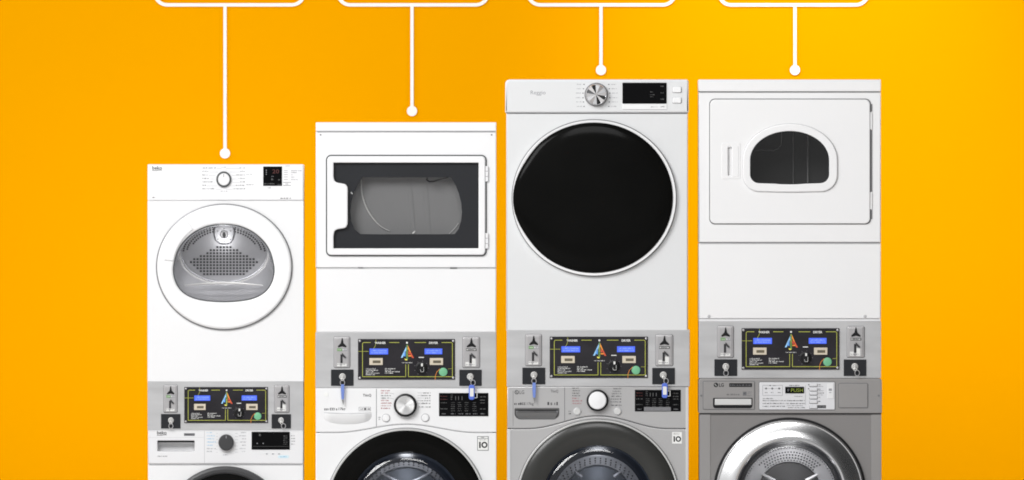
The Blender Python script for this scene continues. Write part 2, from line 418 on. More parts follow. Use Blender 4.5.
# ================================================================== COIN PANEL (prototype in stack B)
def make_panel():
    x0, y0, x1, y1 = 315.5, 332.2, 496.3, 388
    t = thing('coin_panel', '', 'coin panel', (x0 + x1) / 2, y1, 'coin operated control panels between dryer and washer')
    b = MB(); b.plate(rrect(x0, y0, x1, y1, 0.6), -150, 0.2, 0.5); b.build('steel_plate', 'steel', t)
    # ---- black control board
    bx0, by0, bx1, by1 = 358, 339, 455, 379.6
    b = MB(); b.plate(rrect(bx0, by0, bx1, by1, 0.5), 0.2, 1.2, 0.3); B = b.build('control_board', 'board', t)
    U = lambda u: 355 + u / 9.6; V = lambda v: 335 + v / 9.6
    b = MB(); d = 1.32; w = 0.54
    xa, xm0, xm1, xb, ya, yb = U(72), U(487), U(513), U(935), U(72) - 355 + 335, V(400)
    b.line([(U(148), ya), (xa + 1, ya), (xa, ya + 1), (xa, yb), (xm0, yb), (xm0, V(282))], w, d)
    b.line([(U(330), ya), (U(425), ya)], w, d); b.line([(U(572), ya), (U(680), ya)], w, d)
    b.line([(U(832), ya), (xb - 1, ya), (xb, ya + 1), (xb, yb), (xm1, yb), (xm1, V(282))], w, d)
    b.line([(U(32), V(157)), (U(130), V(157))], 0.35, d)
    b.line([(U(200), V(45)), (U(200), V(85)), (U(192), V(110)), (U(175), V(135))], 0.35, d)
    b.line([(U(895), V(325)), (U(935), V(322))], 0.3, d)
    build_parts(b, 'border_line', 'yellow', B)
    b = MB(); b.line([(U(770), V(430)), (U(772), V(390)), (U(785), V(355)), (U(815), V(325))], 0.42, d + .05, 0); b.build('printed_curve', 'l_orange', B)
    b = MB()
    b.text('WASHER', U(190), V(65), U(295), V(86), d, bold=0.03); b.text('DRYER', U(711), V(65), U(797), V(86), d, bold=0.03)
    for i, (a, c) in enumerate(((105, 205), (105, 225), (105, 175), (105, 235), (105, 188))): b.scribble(U(a), V(320 + i * 14), U(c), 0.95, d)
    for i, (a, c) in enumerate(((288, 390), (288, 345), (288, 432), (288, 372))): b.scribble(U(a), V(319 + i * 14), U(c), 0.95, d)
    b.quad(U(612), V(211), U(662), V(219), d)
    b.scribble(U(450), V(261), U(550), 0.9, d)
    build_parts(b, 'lettering', 'ink_white', B)
    # rainbow triangle emblem: blue A leg, green and yellow J, orange and red A
    b = MB()
    q = lambda *p, m: b.face([b.add((U(x), V(y), d)) for x, y in p], m)
    q((492, 110), (498, 98), (498, 135), (457, 218), (440, 218), m=0)
    q((468, 195), (470, 165), (486, 150), (484, 205), (474, 205), m=1)
    q((492, 100), (500, 90), (508, 100), (508, 232), (492, 232), m=2)
    q((496, 100), (503, 96), (504, 225), (498, 225), m=3)
    q((504, 228), (504, 240), (490, 244), (478, 238), (478, 226), (490, 230), m=3)
    q((508, 98), (516, 118), (536, 165), (524, 165), (508, 130), m=4)
    q((536, 165), (566, 220), (548, 220), (524, 165), m=5)
    q((510, 150), (522, 168), (528, 186), (512, 186), m=5)
    q((512, 194), (538, 194), (545, 206), (512, 206), m=4)
    b.build('emblem', ['l_cyan', 'l_blue', 'l_green', 'l_yellow', 'l_orange', 'l_red'], B)
    b = MB(); b.lathe(U(500), V(74), [(1.0, 1.2), (1.0, 1.7), (0.6, 1.9)], 14); b.build('indicator', 'ink_white', B)
    for (u, v) in ((46, 56), (943, 56), (46, 412), (943, 410)):
        b = MB(); b.lathe(U(u), V(v), [(1.15, 1.1), (1.15, 1.6), (0.7, 2.0), (0.2, 2.1)], 14); b.build('screw', 'chrome_soft', B)
    for (u0, v0, u1, v1) in ((140, 130, 318, 187), (668, 130, 838, 185)):
        b = MB(); b.plate(rrect(U(u0), V(v0), U(u1), V(v1), 0.3), 1.2, 1.7, 0.15)
        b.build('screen', 'lcd', B)
        s_ = B.children[-1]
        b = MB(); b.scribble(U(u0 + 16), V(v0 + 13), U(u1 - 12), 1.3, 1.8, words=False); b.scribble(U(u0 + 16), V(v0 + 32), U(u1 - 12), 1.3, 1.8, words=False); b.build('screen_text', 'lcd_txt', s_)
    for (u0, u1) in ((138, 267), (718, 846)):
        b = MB(); b.plate(rrect(U(u0), V(221), U(u1), V(288), 0.3), 1.2, 2.3, 0.3); c_ = b.build('counter', 'beige', B)
        b = MB(); b.quad(U(u0 + 32), V(244), U(u0 + 107), V(270), 2.4)
        b.scribble(U(u0 + 38), V(249), U(u0 + 101), 1.5, 2.5, 1, words=False)
        b.build('counter_window', ['brown', 'ink_dim'], c_)
    b = MB(); kx, ky = U(637), V(317)
    b.lathe(kx, ky, [(6.0, 1.2), (6.0, 1.8), (5.6, 2.0), (4.6, 2.1), (4.4, 4.5), (4.0, 5.0)], 28)
    b.plate(rrect(kx - 1.9, ky - 5.2, kx + 1.9, ky + 4.6, 1.2), 4.0, 7.0, 0.7)
    K = b.build('knob', 'black', B)
    b = MB(); b.quad(kx - 0.3, ky - 4.6, kx + 1.5, ky - 1.8, 7.1)
    b.line([(kx - 1.0, ky + 1.5), (kx - .6, ky + 3.7), (kx + 2.3, ky + 3.7), (kx + 2.3, ky - 1)], 0.3, 7.08)
    b.build('knob_marking', 'ink_white', K)
    b = MB()
    for a in range(-150, 160, 40):
        b.line([(kx + 6.6 * math.sin(math.radians(a)), ky - 6.6 * math.cos(math.radians(a))), (kx + 7.3 * math.sin(math.radians(a)), ky - 7.3 * math.cos(math.radians(a)))], 0.35, d)
    b.build('dial_marks', 'ink_lt', B)
    b = MB(); b.lathe(U(847), V(355), [(4.3, 1.2), (4.3, 1.9), (3.9, 2.3), (2.5, 2.6)], 28); b.build('push_button', 'green', B)
    # ---- two coin mechanisms and lock plates
    for (mx0, mx1, lx0, lx1, kind) in ((334, 350, 331, 353.6, 0), (462.6, 479.8, 459.3, 481.7, 1)):
        P = lambda x: mx0 + (x - 334) * (mx1 - mx0) / 16.0
        y_0, y_1 = 336.8 + kind * .3, 367.6
        b = MB()
        b.plate(rrect(mx0, y_0, mx1, y_1, 1.6), 0.2, 1.6, 0.8)
        b.plate(rrect(mx0 + 1.6, y_0 + 1.5, mx1 - 1.6, y_1 - 1.3, 1.0), 1.5, 2.2, 0.4)
        m_ = b.build('coin_mechanism', 'chrome_soft', t)
        b = MB(); b.plate(rrect(mx0 - .35, y_0 - .35, mx1 + .35, y_1 + .45, 1.8), 0.2, 0.5, 0.1); b.build('dark_outline', 'ring_grey', m_)  # thin darker plate outlining the coin mechanism
        b = MB(); b.plate([(P(341.8), 338.2), (P(342.6), 338.2), (P(343.6), 343.2), (P(346.6), 346.2), (P(346.0), 347.4), (P(342.2), 346.4), (P(338.2), 347.4), (P(337.8), 346.2), (P(340.8), 343.2)], 2.2, 2.7, 0)
        b.build('arrow_emblem', 'black', m_)
        b = MB(); b.plate(rrect(P(337.2), 348.4, P(342.0), 351.0, .2), 2.2, 2.5, 0, mat=0 if kind == 0 else 1)
        b.plate(rrect(P(342.2), 348.4, P(347.2), 351.0, .2), 2.2, 2.5, 0, mat=1 if kind else 2)
        b.scribble(P(337.6), 349.1, P(346.6), 1.1, 2.56, 3)
        b.build('coin_label', ['l_green', 'ink_dim', 'ink_pale', 'ink_white'], m_)
        b = MB(); b.plate(rrect(P(340.4), 354.4, P(342.6), 363, .3), 2.2, 2.6, 0)
        b.build('coin_slot', 'hole', m_)
        b = MB(); b.plate([(P(341.6), 353.2), (P(342.6), 353.2), (P(346.2), 357.2), (P(345.4), 358.4), (P(343.0), 356.8)], 2.2, 3.6, 0)
        b.build('return_lever', 'dk_grey', m_)
        b = MB()
        if kind: b.quad(P(336.6), 362, P(340.2), 366, 2.3); b.quad(P(342.6), 358.6, P(346.2), 366.2, 2.3)
        else: b.quad(P(337), 363.4, P(340.3), 366.4, 2.3); b.quad(P(341.6), 363.8, P(346.6), 366.4, 2.3)
        b.scribble(P(337.2), 364, P(345.4), 0.9, 2.4, 1)
        build_parts(b, 'sticker', ['ink_white', 'ink_lt'], m_)
        b = MB(); b.plate(rrect(lx0, 369.5 + .2 * kind, lx1, 385.8, .4), 0.2, 1.0, 0.3); l_ = b.build('lock_plate', 'charcoal', t)
        kx = (lx0 + lx1) / 2 + (0.2 if kind == 0 else -0.2); ky = 376.6
        b = MB(); b.lathe(kx, ky, [(3.4, 1.0), (3.4, 2.0), (2.9, 2.6), (2.2, 2.7), (2.0, 2.4)], 28, mats=[0, 0, 0, 1, 0])
        b.quad(kx - .3, ky - 1.5, kx + .3, ky + 1.2, 2.5, 1); b.build('lock', ['bright_metal', 'seam'], l_)
    return t
def lock_pos(root, side):
    """lock centre of a copied panel, on the layout grid"""
    px = (331 + 353.6) / 2 + .2 if side == 0 else (459.3 + 481.7) / 2 - .2
    ox, oy = (315.5 + 496.3) / 2, 388
    rx = root.location.x / S + CX; ry = FLOOR - root.location.z / S
    return rx + (px - ox) * root.scale.x, ry + (376.6 - oy) * root.scale.z

panel_b = make_panel()
panels = {}
for key, bx, by, sx, sz, lab in (
        ('b', 358, 339, 1.0, 1.0, 'steel coin panel under the dryer with the wide rectangular window'),
        ('a', 184.3, 387.0, 0.862, 0.885, 'smallest steel coin panel, under the dryer with perforated drum window'),
        ('c', 549.7, 336.6, 1.012, 1.018, 'steel coin panel with black control board under the dryer with black round door'),
        ('d', 741.6, 328.2, 1.008, 1.02, 'steel coin panel on top of the dark grey washer with chrome door ring')):
    p = panel_b if key == 'b' else copy_tree(panel_b)
    # board left-top corner (358, 339) measured from the panel's base centre (405.9, 388)
    p.location = W(bx + (405.9 - 358) * sx, by + (388 - 339) * sz, 0)
    p.scale = (sx, 1, sz)
    p['label'] = lab
    panels[key] = p

# ================================================================== KEYS
def key_plain(x, y, label, lean=0.0, s=1.0):
    t = thing('key', label, 'key', x, y, 'keys in the coin panel locks')
    b = MB()
    b.plate(rrect(x - 0.7 * s, y - 1.4 * s, x + 0.7 * s, y + 1.6 * s, 0.3), 2.2, 5.0, 0.2)
    b.build('blade', 'bright_metal', t)
    cx, cy = x + lean * 0.8, y + 3.2 * s
    b = MB(); b.plate(ell(cx, cy, 2.1 * s, 2.0 * s, 24), 4.2, 5.0, 0.25, holes=[ell(cx, cy + .3, 0.9 * s, .8 * s, 12)]); b.build('bow', 'bright_metal', t)
    rx, ry = cx + lean * 2.6, cy + 4.0 * s
    b = MB(); b.tube([(rx + 2.6 * s * math.cos(a), ry + 3.1 * s * math.sin(a), 5.2) for a in [2 * PI * i / 28 for i in range(28)]], 0.42, 6, closed=True)
    b.build('key_ring', 'chrome_soft', t)
    return t, rx, ry + 3.0 * s
def key_strap(x, y, label):
    t, rx, ry = key_plain(x, y, label, 0.0, 0.85)
    b = MB(); b.plate([(rx - 1.5, ry - 1), (rx + 1.7, ry - 1), (rx + 1.9, ry + 5), (rx + 1.5, ry + 14), (rx - 1.0, ry + 14), (rx - 1.6, ry + 5)], 4.4, 5.6, 0.3)
    b.build('strap', 'tag_strap', t)
    b = MB(); b.plate([(rx - 0.9, ry + 14.2), (rx + 1.3, ry + 14.2), (rx + 1.4, ry + 16.5), (rx + 0.9, ry + 20), (rx + 0.1, ry + 17.5)], 4.5, 5.5, 0.2)
    b.build('strap_clip', 'mid_grey', t)
def key_tag(x, y, label):
    t, rx, ry = key_plain(x, y, label, 0.8, 0.85)
    cx = rx - 1.3
    b = MB(); b.plate(rrect(cx - 2.9, ry - 0.5, cx + 2.9, ry + 14.5, 2.2), 4.4, 6.2, 0.6); g = b.build('tag', 'tag_blue', t)
    b = MB(); b.plate(rrect(cx - 1.8, ry + 3, cx + 1.9, ry + 11.2, 0.4), 6.2, 6.5, 0.1); b.build('tag_label', 'ink_white', g)
    b = MB(); b.tube([(cx + 2.9, ry + 7.4, 5.2), (cx + 5.3, ry + 7.2, 5.2), (cx + 5.3, ry + 12.4, 5.2), (cx + 2.9, ry + 12.6, 5.2)], 0.4, 6); b.build('tag_clip', 'ink_white', g)

key_plain(*lock_pos(panels['a'], 0), 'plain steel key hanging in left lock below the smallest dryer', 0.0, 0.8)
key_plain(*lock_pos(panels['a'], 1), 'plain steel key on slanting ring in right lock below the smallest dryer', 0.7, 0.8)
key_strap(*lock_pos(panels['b'], 0), 'steel key with long blue strap hanging over the white washer with silver knob')
key_tag(*lock_pos(panels['b'], 1), 'steel key with blue plastic tag hanging before the black display of the white washer')
key_strap(*lock_pos(panels['c'], 0), 'steel key with long blue strap hanging over the drawer of the silver washer')
key_tag(*lock_pos(panels['c'], 1), 'steel key with blue plastic tag hanging before the display of the silver washer')
key_plain(*lock_pos(panels['d'], 0), 'plain steel key in left lock above the dark grey washer', 0.0, 0.9)
key_plain(*lock_pos(panels['d'], 1), 'plain steel key on slanting ring in right lock above the dark grey washer', 0.7, 0.9)

# ================================================================== shared bits
GD = 'tumble dryers on top of the stacks'
GW = 'front loading washing machines under the dryers'
def beko(b, x0, y0, x1, y1, d, mat=0):
    """small round lower case lettering with a swoosh line under it"""
    b.text('beko', x0, y0, x1, y1, d, mat, bold=0.02)
    w = x1 - x0
    b.line([(x0, y1 + 0.9), (x0 + w * .45, y1 + 0.9), (x0 + w * .62, y1 + 0.55), (x1, y1 + 0.45)], 0.5, d, mat)

# ================================================================== DRYER A
def dryer_a():
    t = thing('tumble_dryer', 'smallest white dryer with a round white door and perforated steel drum in its window', 'dryer', 225.5, 382.3, GD)
    win = spline([(223.8, 224.2), (208, 226), (194.5, 232), (184.5, 240.5), (178, 250), (174.3, 262), (173.3, 272), (176, 283), (182.5, 292), (193, 298), (207, 301), (223.8, 302),
                  (240.6, 301), (254.6, 298), (265.1, 292), (271.6, 283), (274.3, 272), (273.3, 262), (269.6, 250), (263.1, 240.5), (253.1, 232), (239.6, 226)], 4)
    door_o = ell(224.3, 266.9, 67.2, 62.2, 96)
    b = MB(); b.plate(rrect(147.6, 200.6, 303.6, 382.3, 0.6), -176, 0, 0.3, holes=[offset(clean(win), -3)]); b.build('body', 'white', t)
    b = MB(); b.plate(rrect(147.6, 164.3, 303.6, 200.4, 1.0), -176, 0.4, 0.8); F = b.build('control_fascia', 'white', t)
    b = MB(); b.plate(rrect(201.3, 165.4, 302.6, 199.8, 0.4), 0.4, 0.75, 0.2); b.build('control_strip', 'plastic', F)
    b = MB(); b.quad(148.2, 200.35, 303, 200.65, 0.42); b.build('seam_line', 'seam_light', F)
    # knob
    b = MB(); b.lathe(223.8, 179.3, [(7.5, 0.7), (7.5, 2.6), (7.3, 3.0), (5.9, 3.1), (5.9, 2.3)], 48, cap=False, sy=1.06); K = b.build('knob', 'knob_ring', t)
    b = MB(); b.lathe(223.8, 179.3, [(5.85, 2.0), (5.8, 2.7), (5.4, 3.0)], 48, sy=1.06); b.build('knob_cap', 'white', K)
    b = MB(); b.quad(223.5, 174.0, 223.95, 177, 3.1); b.build('knob_marking', 'ink', K)
    # print
    b = MB(); d = 0.82
    L_ = ((202.4, 216), (202.4, 208.5), (202.4, 208), (202.4, 209.5), (202.4, 213.5), (202.4, 206), (202.4, 215.5))
    R_ = ((239.6, 245), (240.4, 245), (236, 245), (238.6, 245), (240.2, 245), (235.8, 245), (233, 245))
    Y_ = (167.5, 171.0, 174.5, 178.0, 181.4, 184.9, 188.3)
    for (a, c), (e, f), y in zip(L_, R_, Y_):
        b.scribble(a, y - .2, c, 1.15, d, 0); b.scribble(e, y - .2, f, 1.15, d, 0)
        k = 7.9 * math.sqrt(max(0.02, 1 - ((y + .8 - 179.3) / 9.5) ** 2))
        b.line([(c + .6, y + 1.0), (223.8 - k - 1.2, y + 1.0)], 0.22, d, 1); b.line([(223.8 + k + 1.2, y + 1.0), (e - .5, y + 1.0)], 0.22, d, 1)
    b.scribble(221, 166.7, 226, .9, d, 1); b.scribble(220.5, 190.8, 228, .9, d, 1)
    b.scribble(246.6, 173.9, 252, .9, d, 1); b.scribble(246.6, 184.2, 254, .9, d, 0)
    b.text('\u25cb', 283, 0, 284, 1, d, 1) if False else None
    for y, x in ((170.1, 301.5), (172.0, 296.8), (174.2, 294), (176.5, 294.6), (179, 298.5)):
        b.scribble(291.2, y, x, 1.0, d, 2 if y == 172.0 else 1); b.quad(284, y + .2, 287.8, y + .65, d, 1)
    b.scribble(285.5, 165.4, 290, .8, d, 1)
    b.line([(283.2, 182.4), (290.8, 182.4)], .45, d, 0); b.line([(283.2, 185.4), (290.8, 185.4)], .45, d, 0); b.text('II', 285.8, 183.1, 287.8, 184.8, d, 1)
    b.scribble(267.5, 187.3, 271.5, 1.0, d, 1); b.scribble(280.6, 197.7, 291, 1.3, d, 2)
    build_parts(b, 'lettering', ['ink_lt', 'ink_pale', 'ink'], F)
    b = MB(); beko(b, 152.3, 166.2, 162, 169.6, 0.5); b.scribble(152.4, 197, 155.6, 1.0, .5); build_parts(b, 'logo', 'ink', F)
    b = MB(); b.plate(rrect(263.2, 166.5, 282, 185.8, .2), .7, 1.3, .2); D = b.build('display', 'screen', F)
    b = MB(); b.text('20', 272.4, 169.4, 279, 173.4, 1.4, 0)
    for y in (170.2, 172.2, 174.2): b.disc(266.3, y, .5, 1.4, 1)
    b.scribble(271.3, 175.9, 274, 1.0, 1.4, 1); b.scribble(271.3, 178.5, 273.8, 1.6, 1.4, 2); b.scribble(278.3, 179, 280, 1.4, 1.4, 2)
    b.scribble(264, 183.1, 275, 1.2, 1.4, 2); b.scribble(277, 184, 281.5, .9, 1.4, 2)
    build_parts(b, 'display_digits', ['led_red', 'ink_pale', 'ink_dim'], D)
    # door
    b = MB()
    b.plate(door_o, 0.02, 5.0, 2.6, holes=[win], steps=5)
    D = b.build('door', 'white_b', t)
    b = MB(); b.tube([(x, y, 1.2) for x, y in ell(224.3, 266.9, 67.4, 62.4, 96)], 0.95, 8, closed=True); b.build('door_trim', 'ring_grey', D)
    h = [(224.3 + 67.2 * f * math.cos(math.radians(a)), 266.9 - 62.2 * f * math.sin(math.radians(a))) for f, a in
         [(0.90, 127 + i * 46 / 14) for i in range(15)] + [(0.76, 173 - i * 46 / 14) for i in range(15)]]
    b = MB(); b.plate(h, 4.6, 6.3, 0.9); b.build('handle', 'white', D)
    # window funnel, drum, perforated back plate
    dr = ell(223.6, 253.5, 44.5, 30.5, 96)
    wr = radial(win, 223.6, 258, 96)
    b = MB(); b.loft([(radial(offset(clean(win), -1.2), 223.6, 258, 96), 4.0), (wr, 1.0), ([(x + (223.6 - x) * .05, y + (262 - y) * .05) for x, y in wr], -4),
                      ([(x * .5 + p * .5, y * .5 + q * .5) for (x, y), (p, q) in zip(wr, dr)], -14), (dr, -26)])
    b.build('door_funnel', 'steel_lt', t)
    b = MB(); b.tube([(x, y, 3.2) for x, y in offset(clean(win), 0.2)], 0.7, 6, closed=True); b.build('window_seal', 'knob_ring', D)
    b = MB(); b.tube([(x, y, -26) for x, y in dr], 0.9, 6, closed=True); b.build('drum_rim_or_highlight', 'bright_metal', t)
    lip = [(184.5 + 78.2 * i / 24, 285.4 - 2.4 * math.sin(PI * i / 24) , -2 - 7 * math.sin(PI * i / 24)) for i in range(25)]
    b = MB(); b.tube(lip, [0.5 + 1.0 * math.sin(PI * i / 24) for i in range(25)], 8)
    b.build('funnel_highlight', 'bright_metal', t)  # bright ridge modelled for the highlight line low in the funnel
    b = MB(); b.loft([(dr, -26.5), (ell(223.6, 253.0, 43, 29, 96), -80), (ell(223.6, 252.6, 42.5, 28.4, 96), -82)], 0, cap_last=True)
    # square holes of the fan, and holes round the upper rim
    y = 247.2
    while y < 277:
        up = 6.2 + (y - 246.5) * 2.0
        lo = 33.6 * math.sqrt(max(0, 1 - max(0, (y - 259.5) / 18.6) ** 2))
        n = int(min(up, lo) / 3.3)
        for i in range(-n, n + 1):
            x = 223.4 + i * 3.3
            b.face(b.ring(rrect(x - 1.12, y - 1.0, x + 1.12, y + 1.0, .45, 2), -81.6), 1)
        y += 3.0
    for f, n, a0, a1 in ((0.95, 16, 106, 175), (0.87, 14, 107, 171), (0.79, 10, 109, 155)):
        for i in range(n):
            a = math.radians(a0 + (a1 - a0) * i / (n - 1))
            for s_ in (-1, 1):
                b.disc(223.6 - s_ * 43 * f * math.cos(a), 253 - 28.5 * f * math.sin(a), 1.0, -81.6, 1)
    b.build('drum', ['steel_lt', 'hole'], t)
    b = MB(); b.plate(spline([(216, 226.2), (231.5, 226.2), (234.2, 231), (233, 239), (229, 243.5), (223.6, 244.4), (218.4, 243.5), (214.2, 239), (213.2, 231)], 4), -81.4, -76, 1.4)
    H = b.build('drum_hub', 'steel_lt', t)
    b = MB(); b.lathe(223.6, 234.5, [(4.2, -76.2), (4.0, -74.5), (3.2, -74)], 24, 0); b.disc(223.6, 235, 1.7, -73.8, 1, 12, 3)
    for x, y in ((217.3, 231), (230, 231), (223.6, 228.6), (217.6, 239.3), (229.6, 239.3), (223.6, 241.6)): b.disc(x, y, .7, -75.8, 1)
    b.build('bearing_cap', ['chrome_soft', 'dk_grey'], H)
    b = MB(); b.loft([(offset(clean(win), 0.1), 3.6)], cap_last=True); b.build('window_pane', 'glass', D)
dryer_a()

# ================================================================== DRYER B
def dryer_b():
    t = thing('tumble_dryer', 'white dryer with a wide rectangular dark framed window and grey drum', 'dryer', 406, 332.2, GD)
    b = MB(); b.plate(rrect(315.8, 122.3, 496.3, 131.2, 0.8), -178, 1.2, 0.8); b.build('top_trim', 'white_b', t)
    b = MB(); b.quad(316.2, 130.7, 496, 131.5, 1.28); b.build('trim_shadow_gap', 'seam_light', t)
    barrel = [(362.6, 177.2)] + [(451.8 - (451.8 - 362.6) * i / 8, 177.2) for i in range(8)][::-1]
    barrel = [(362.6, 177.2), (380, 177.2), (400, 177.2), (420, 177.2), (436, 177.2), (451.0, 177.2)]
    barrel += [(455.5, 185), (459, 194), (461.2, 203), (462, 212), (461, 221), (458.5, 229), (454.5, 234.0)]
    barrel += [(436, 234.2), (420, 234.2), (400, 234.2), (380, 234.2), (360.5, 234.0), (354.5, 229.5), (351.2, 221), (350.3, 212), (351, 203), (353.4, 194), (357.2, 185.5)]
    frame_o = rrect(325.9, 154.8, 486.7, 256.3, 5.2)
    b = MB(); b.plate(rrect(315.8, 131.5, 496.3, 267.6, 0.5), -178, 0, 0.8, holes=[rrect(330, 160, 482, 251, 2)]); b.build('body', 'white_b', t)
    b = MB(); b.plate(rrect(316.3, 268.2, 496.2, 332.2, 0.5), -178, -0.3, 0.8); b.build('lower_panel', 'white_b', t)
    b = MB(); b.box(316.4, 267.5, 496, 268.6, -20, -1.1)
    b.box(450, 267.3, 457, 268.5, -2, 0.6)
    b.box(358, 267.2, 363, 268.0, -2, 0.4); b.build('panel_gap', 'seam', t)
    for x in (320.6, 491.6):
        b = MB(); b.lathe(x, 134.8, [(0.8, 0), (0.8, .4), (.4, .6)], 10); b.build('screw', 'ink_lt', t)
    # door: dark line, white frame with handle notch, dark inner frame, glass, drum
    b = MB(); b.plate(frame_o, 0.02, 1.0, 0.2, holes=[offset(clean(frame_o), 2.2)]); b.build('door_gasket', 'gasket', t)
    hole = [(478.6, 162.7), (478.6, 248.3), (333.6, 248.3)] + spline_open([(333.6, 236.5), (334.6, 231.5), (337.5, 229.4), (342, 228.6), (345.6, 227.6), (347.6, 224.5)]) + \
           spline_open([(347.8, 220), (347.8, 206), (347.8, 190)]) + spline_open([(347.6, 187), (345.6, 184.4), (342, 183.4), (337.5, 182.6), (334.6, 180.5), (333.6, 176)]) + [(333.6, 162.7)]
    fi = offset(clean(frame_o), 1.3)
    b = MB(); b.plate(fi, 0.4, 4.0, 1.2, holes=[hole]); D = b.build('door', 'white_b', t)
    b = MB(); b.plate(rrect(332.6, 161.8, 479.6, 249.4, 0.5), -3.5, -1.2, 0.3, holes=[barrel]); b.build('window_frame', 'charcoal', D)
    b = MB(); b.tube([(479.2, 163.0, 1.6), (479.2, 248.0, 1.6)], .5, 6); b.build('frame_edge_strip', 'seam_light', D)
    b = MB(); b.loft([(barrel, -2.4)], cap_last=True); b.build('window_pane', 'glass_grey', D)
    b = MB(); bc = radial(barrel, 406, 206, 80); ins = lambda k: [(x + (406 - x) * k, y + (206 - y) * k) for x, y in bc]
    b.loft([(ins(-0.03), -3.6), (ins(-0.05), -9), (ins(-0.05), -16)], 0, cap_last=True)
    b.build('drum', 'mid_grey', t)
    sp = spline_open([(361.3, 179), (361.4, 190), (363.2, 199), (367.6, 210), (374, 219.5), (381, 226.5), (389.5, 231)])
    n = len(sp); b = MB(); b.tube([(x, y, -14.5) for x, y in sp], [0.25 + 0.55 * math.sin(PI * (0.15 + .8 * i / (n - 1))) for i in range(n)], 8)
    sp2 = spline_open([(449, 233.8), (454, 229), (458.5, 223)]); b.tube([(x, y, -14.5) for x, y in sp2], .3, 6)
    b.build('drum_rim_or_highlight', 'silver_edge', t)  # pale tubes shaped to stand for curved highlights on the drum
    b = MB()
    for x, w_, sl in ((408.5, 2.2, 5.5), (424.5, 2.2, 4.5)):
        b.loft([([(x - w_, 176), (x, 176), (x + w_, 176)], -15.7), ([(x - w_ + sl, 236), (x + sl, 236), (x + w_ + sl, 236)], -15.7)])
        k = len(b.v); b.v[k - 5] = (b.v[k - 5][0], b.v[k - 5][1], -15.5); b.v[k - 2] = (b.v[k - 2][0], b.v[k - 2][1], -15.5)
    b.build('drum_baffle', 'mid_grey', t)
    b = MB(); b.tube([(427.5, 177.6, -2.2), (426.6, 179.6, -2.2), (429.5, 181.6, -2.2), (434, 181.2, -2.2), (441, 179, -2.2), (448.5, 177.4, -2.2)], [.8, .9, 1, .9, .6, .4], 8)
    b.build('door_latch', 'black', D)
    b = MB(); b.tube([(412.6, 233.4, -4), (414, 232.4, -4), (415, 230.8, -4)], [.8, .7, .3], 8); b.build('catch', 'silver_edge', D)
    b = MB(); b.tube([(351.0, 192.2, -0.9), (352.6, 194.2, -0.9)], [.7, .4], 8); b.build('latch_pin', 'silver_edge', D)
    for y0 in (166, 233):
        b = MB(); b.plate(rrect(484.9, y0, 488.2, y0 + 15.6, 0.8), 0.5, 2.6, 0.5); b.quad(485.2, y0 + 5, 488, y0 + 5.4, 2.65, 1); b.quad(485.2, y0 + 10.2, 488, y0 + 10.6, 2.65, 1); b.build('hinge', ['plastic', 'seam'], t)
def spline_open(p, per=4):
    o = []
    for i in range(len(p) - 1):
        a = p[max(0, i - 1)]; b_, c = p[i], p[i + 1]; d_ = p[min(len(p) - 1, i + 2)]
        for k in range(per):
            t = k / per; t2, t3 = t * t, t ** 3
            o.append(tuple(0.5 * (2 * b_[j] + (c[j] - a[j]) * t + (2 * a[j] - 5 * b_[j] + 4 * c[j] - d_[j]) * t2 + (3 * b_[j] - a[j] - 3 * c[j] + d_[j]) * t3) for j in (0, 1)))
    o.append(tuple(p[-1])); return o
dryer_b()

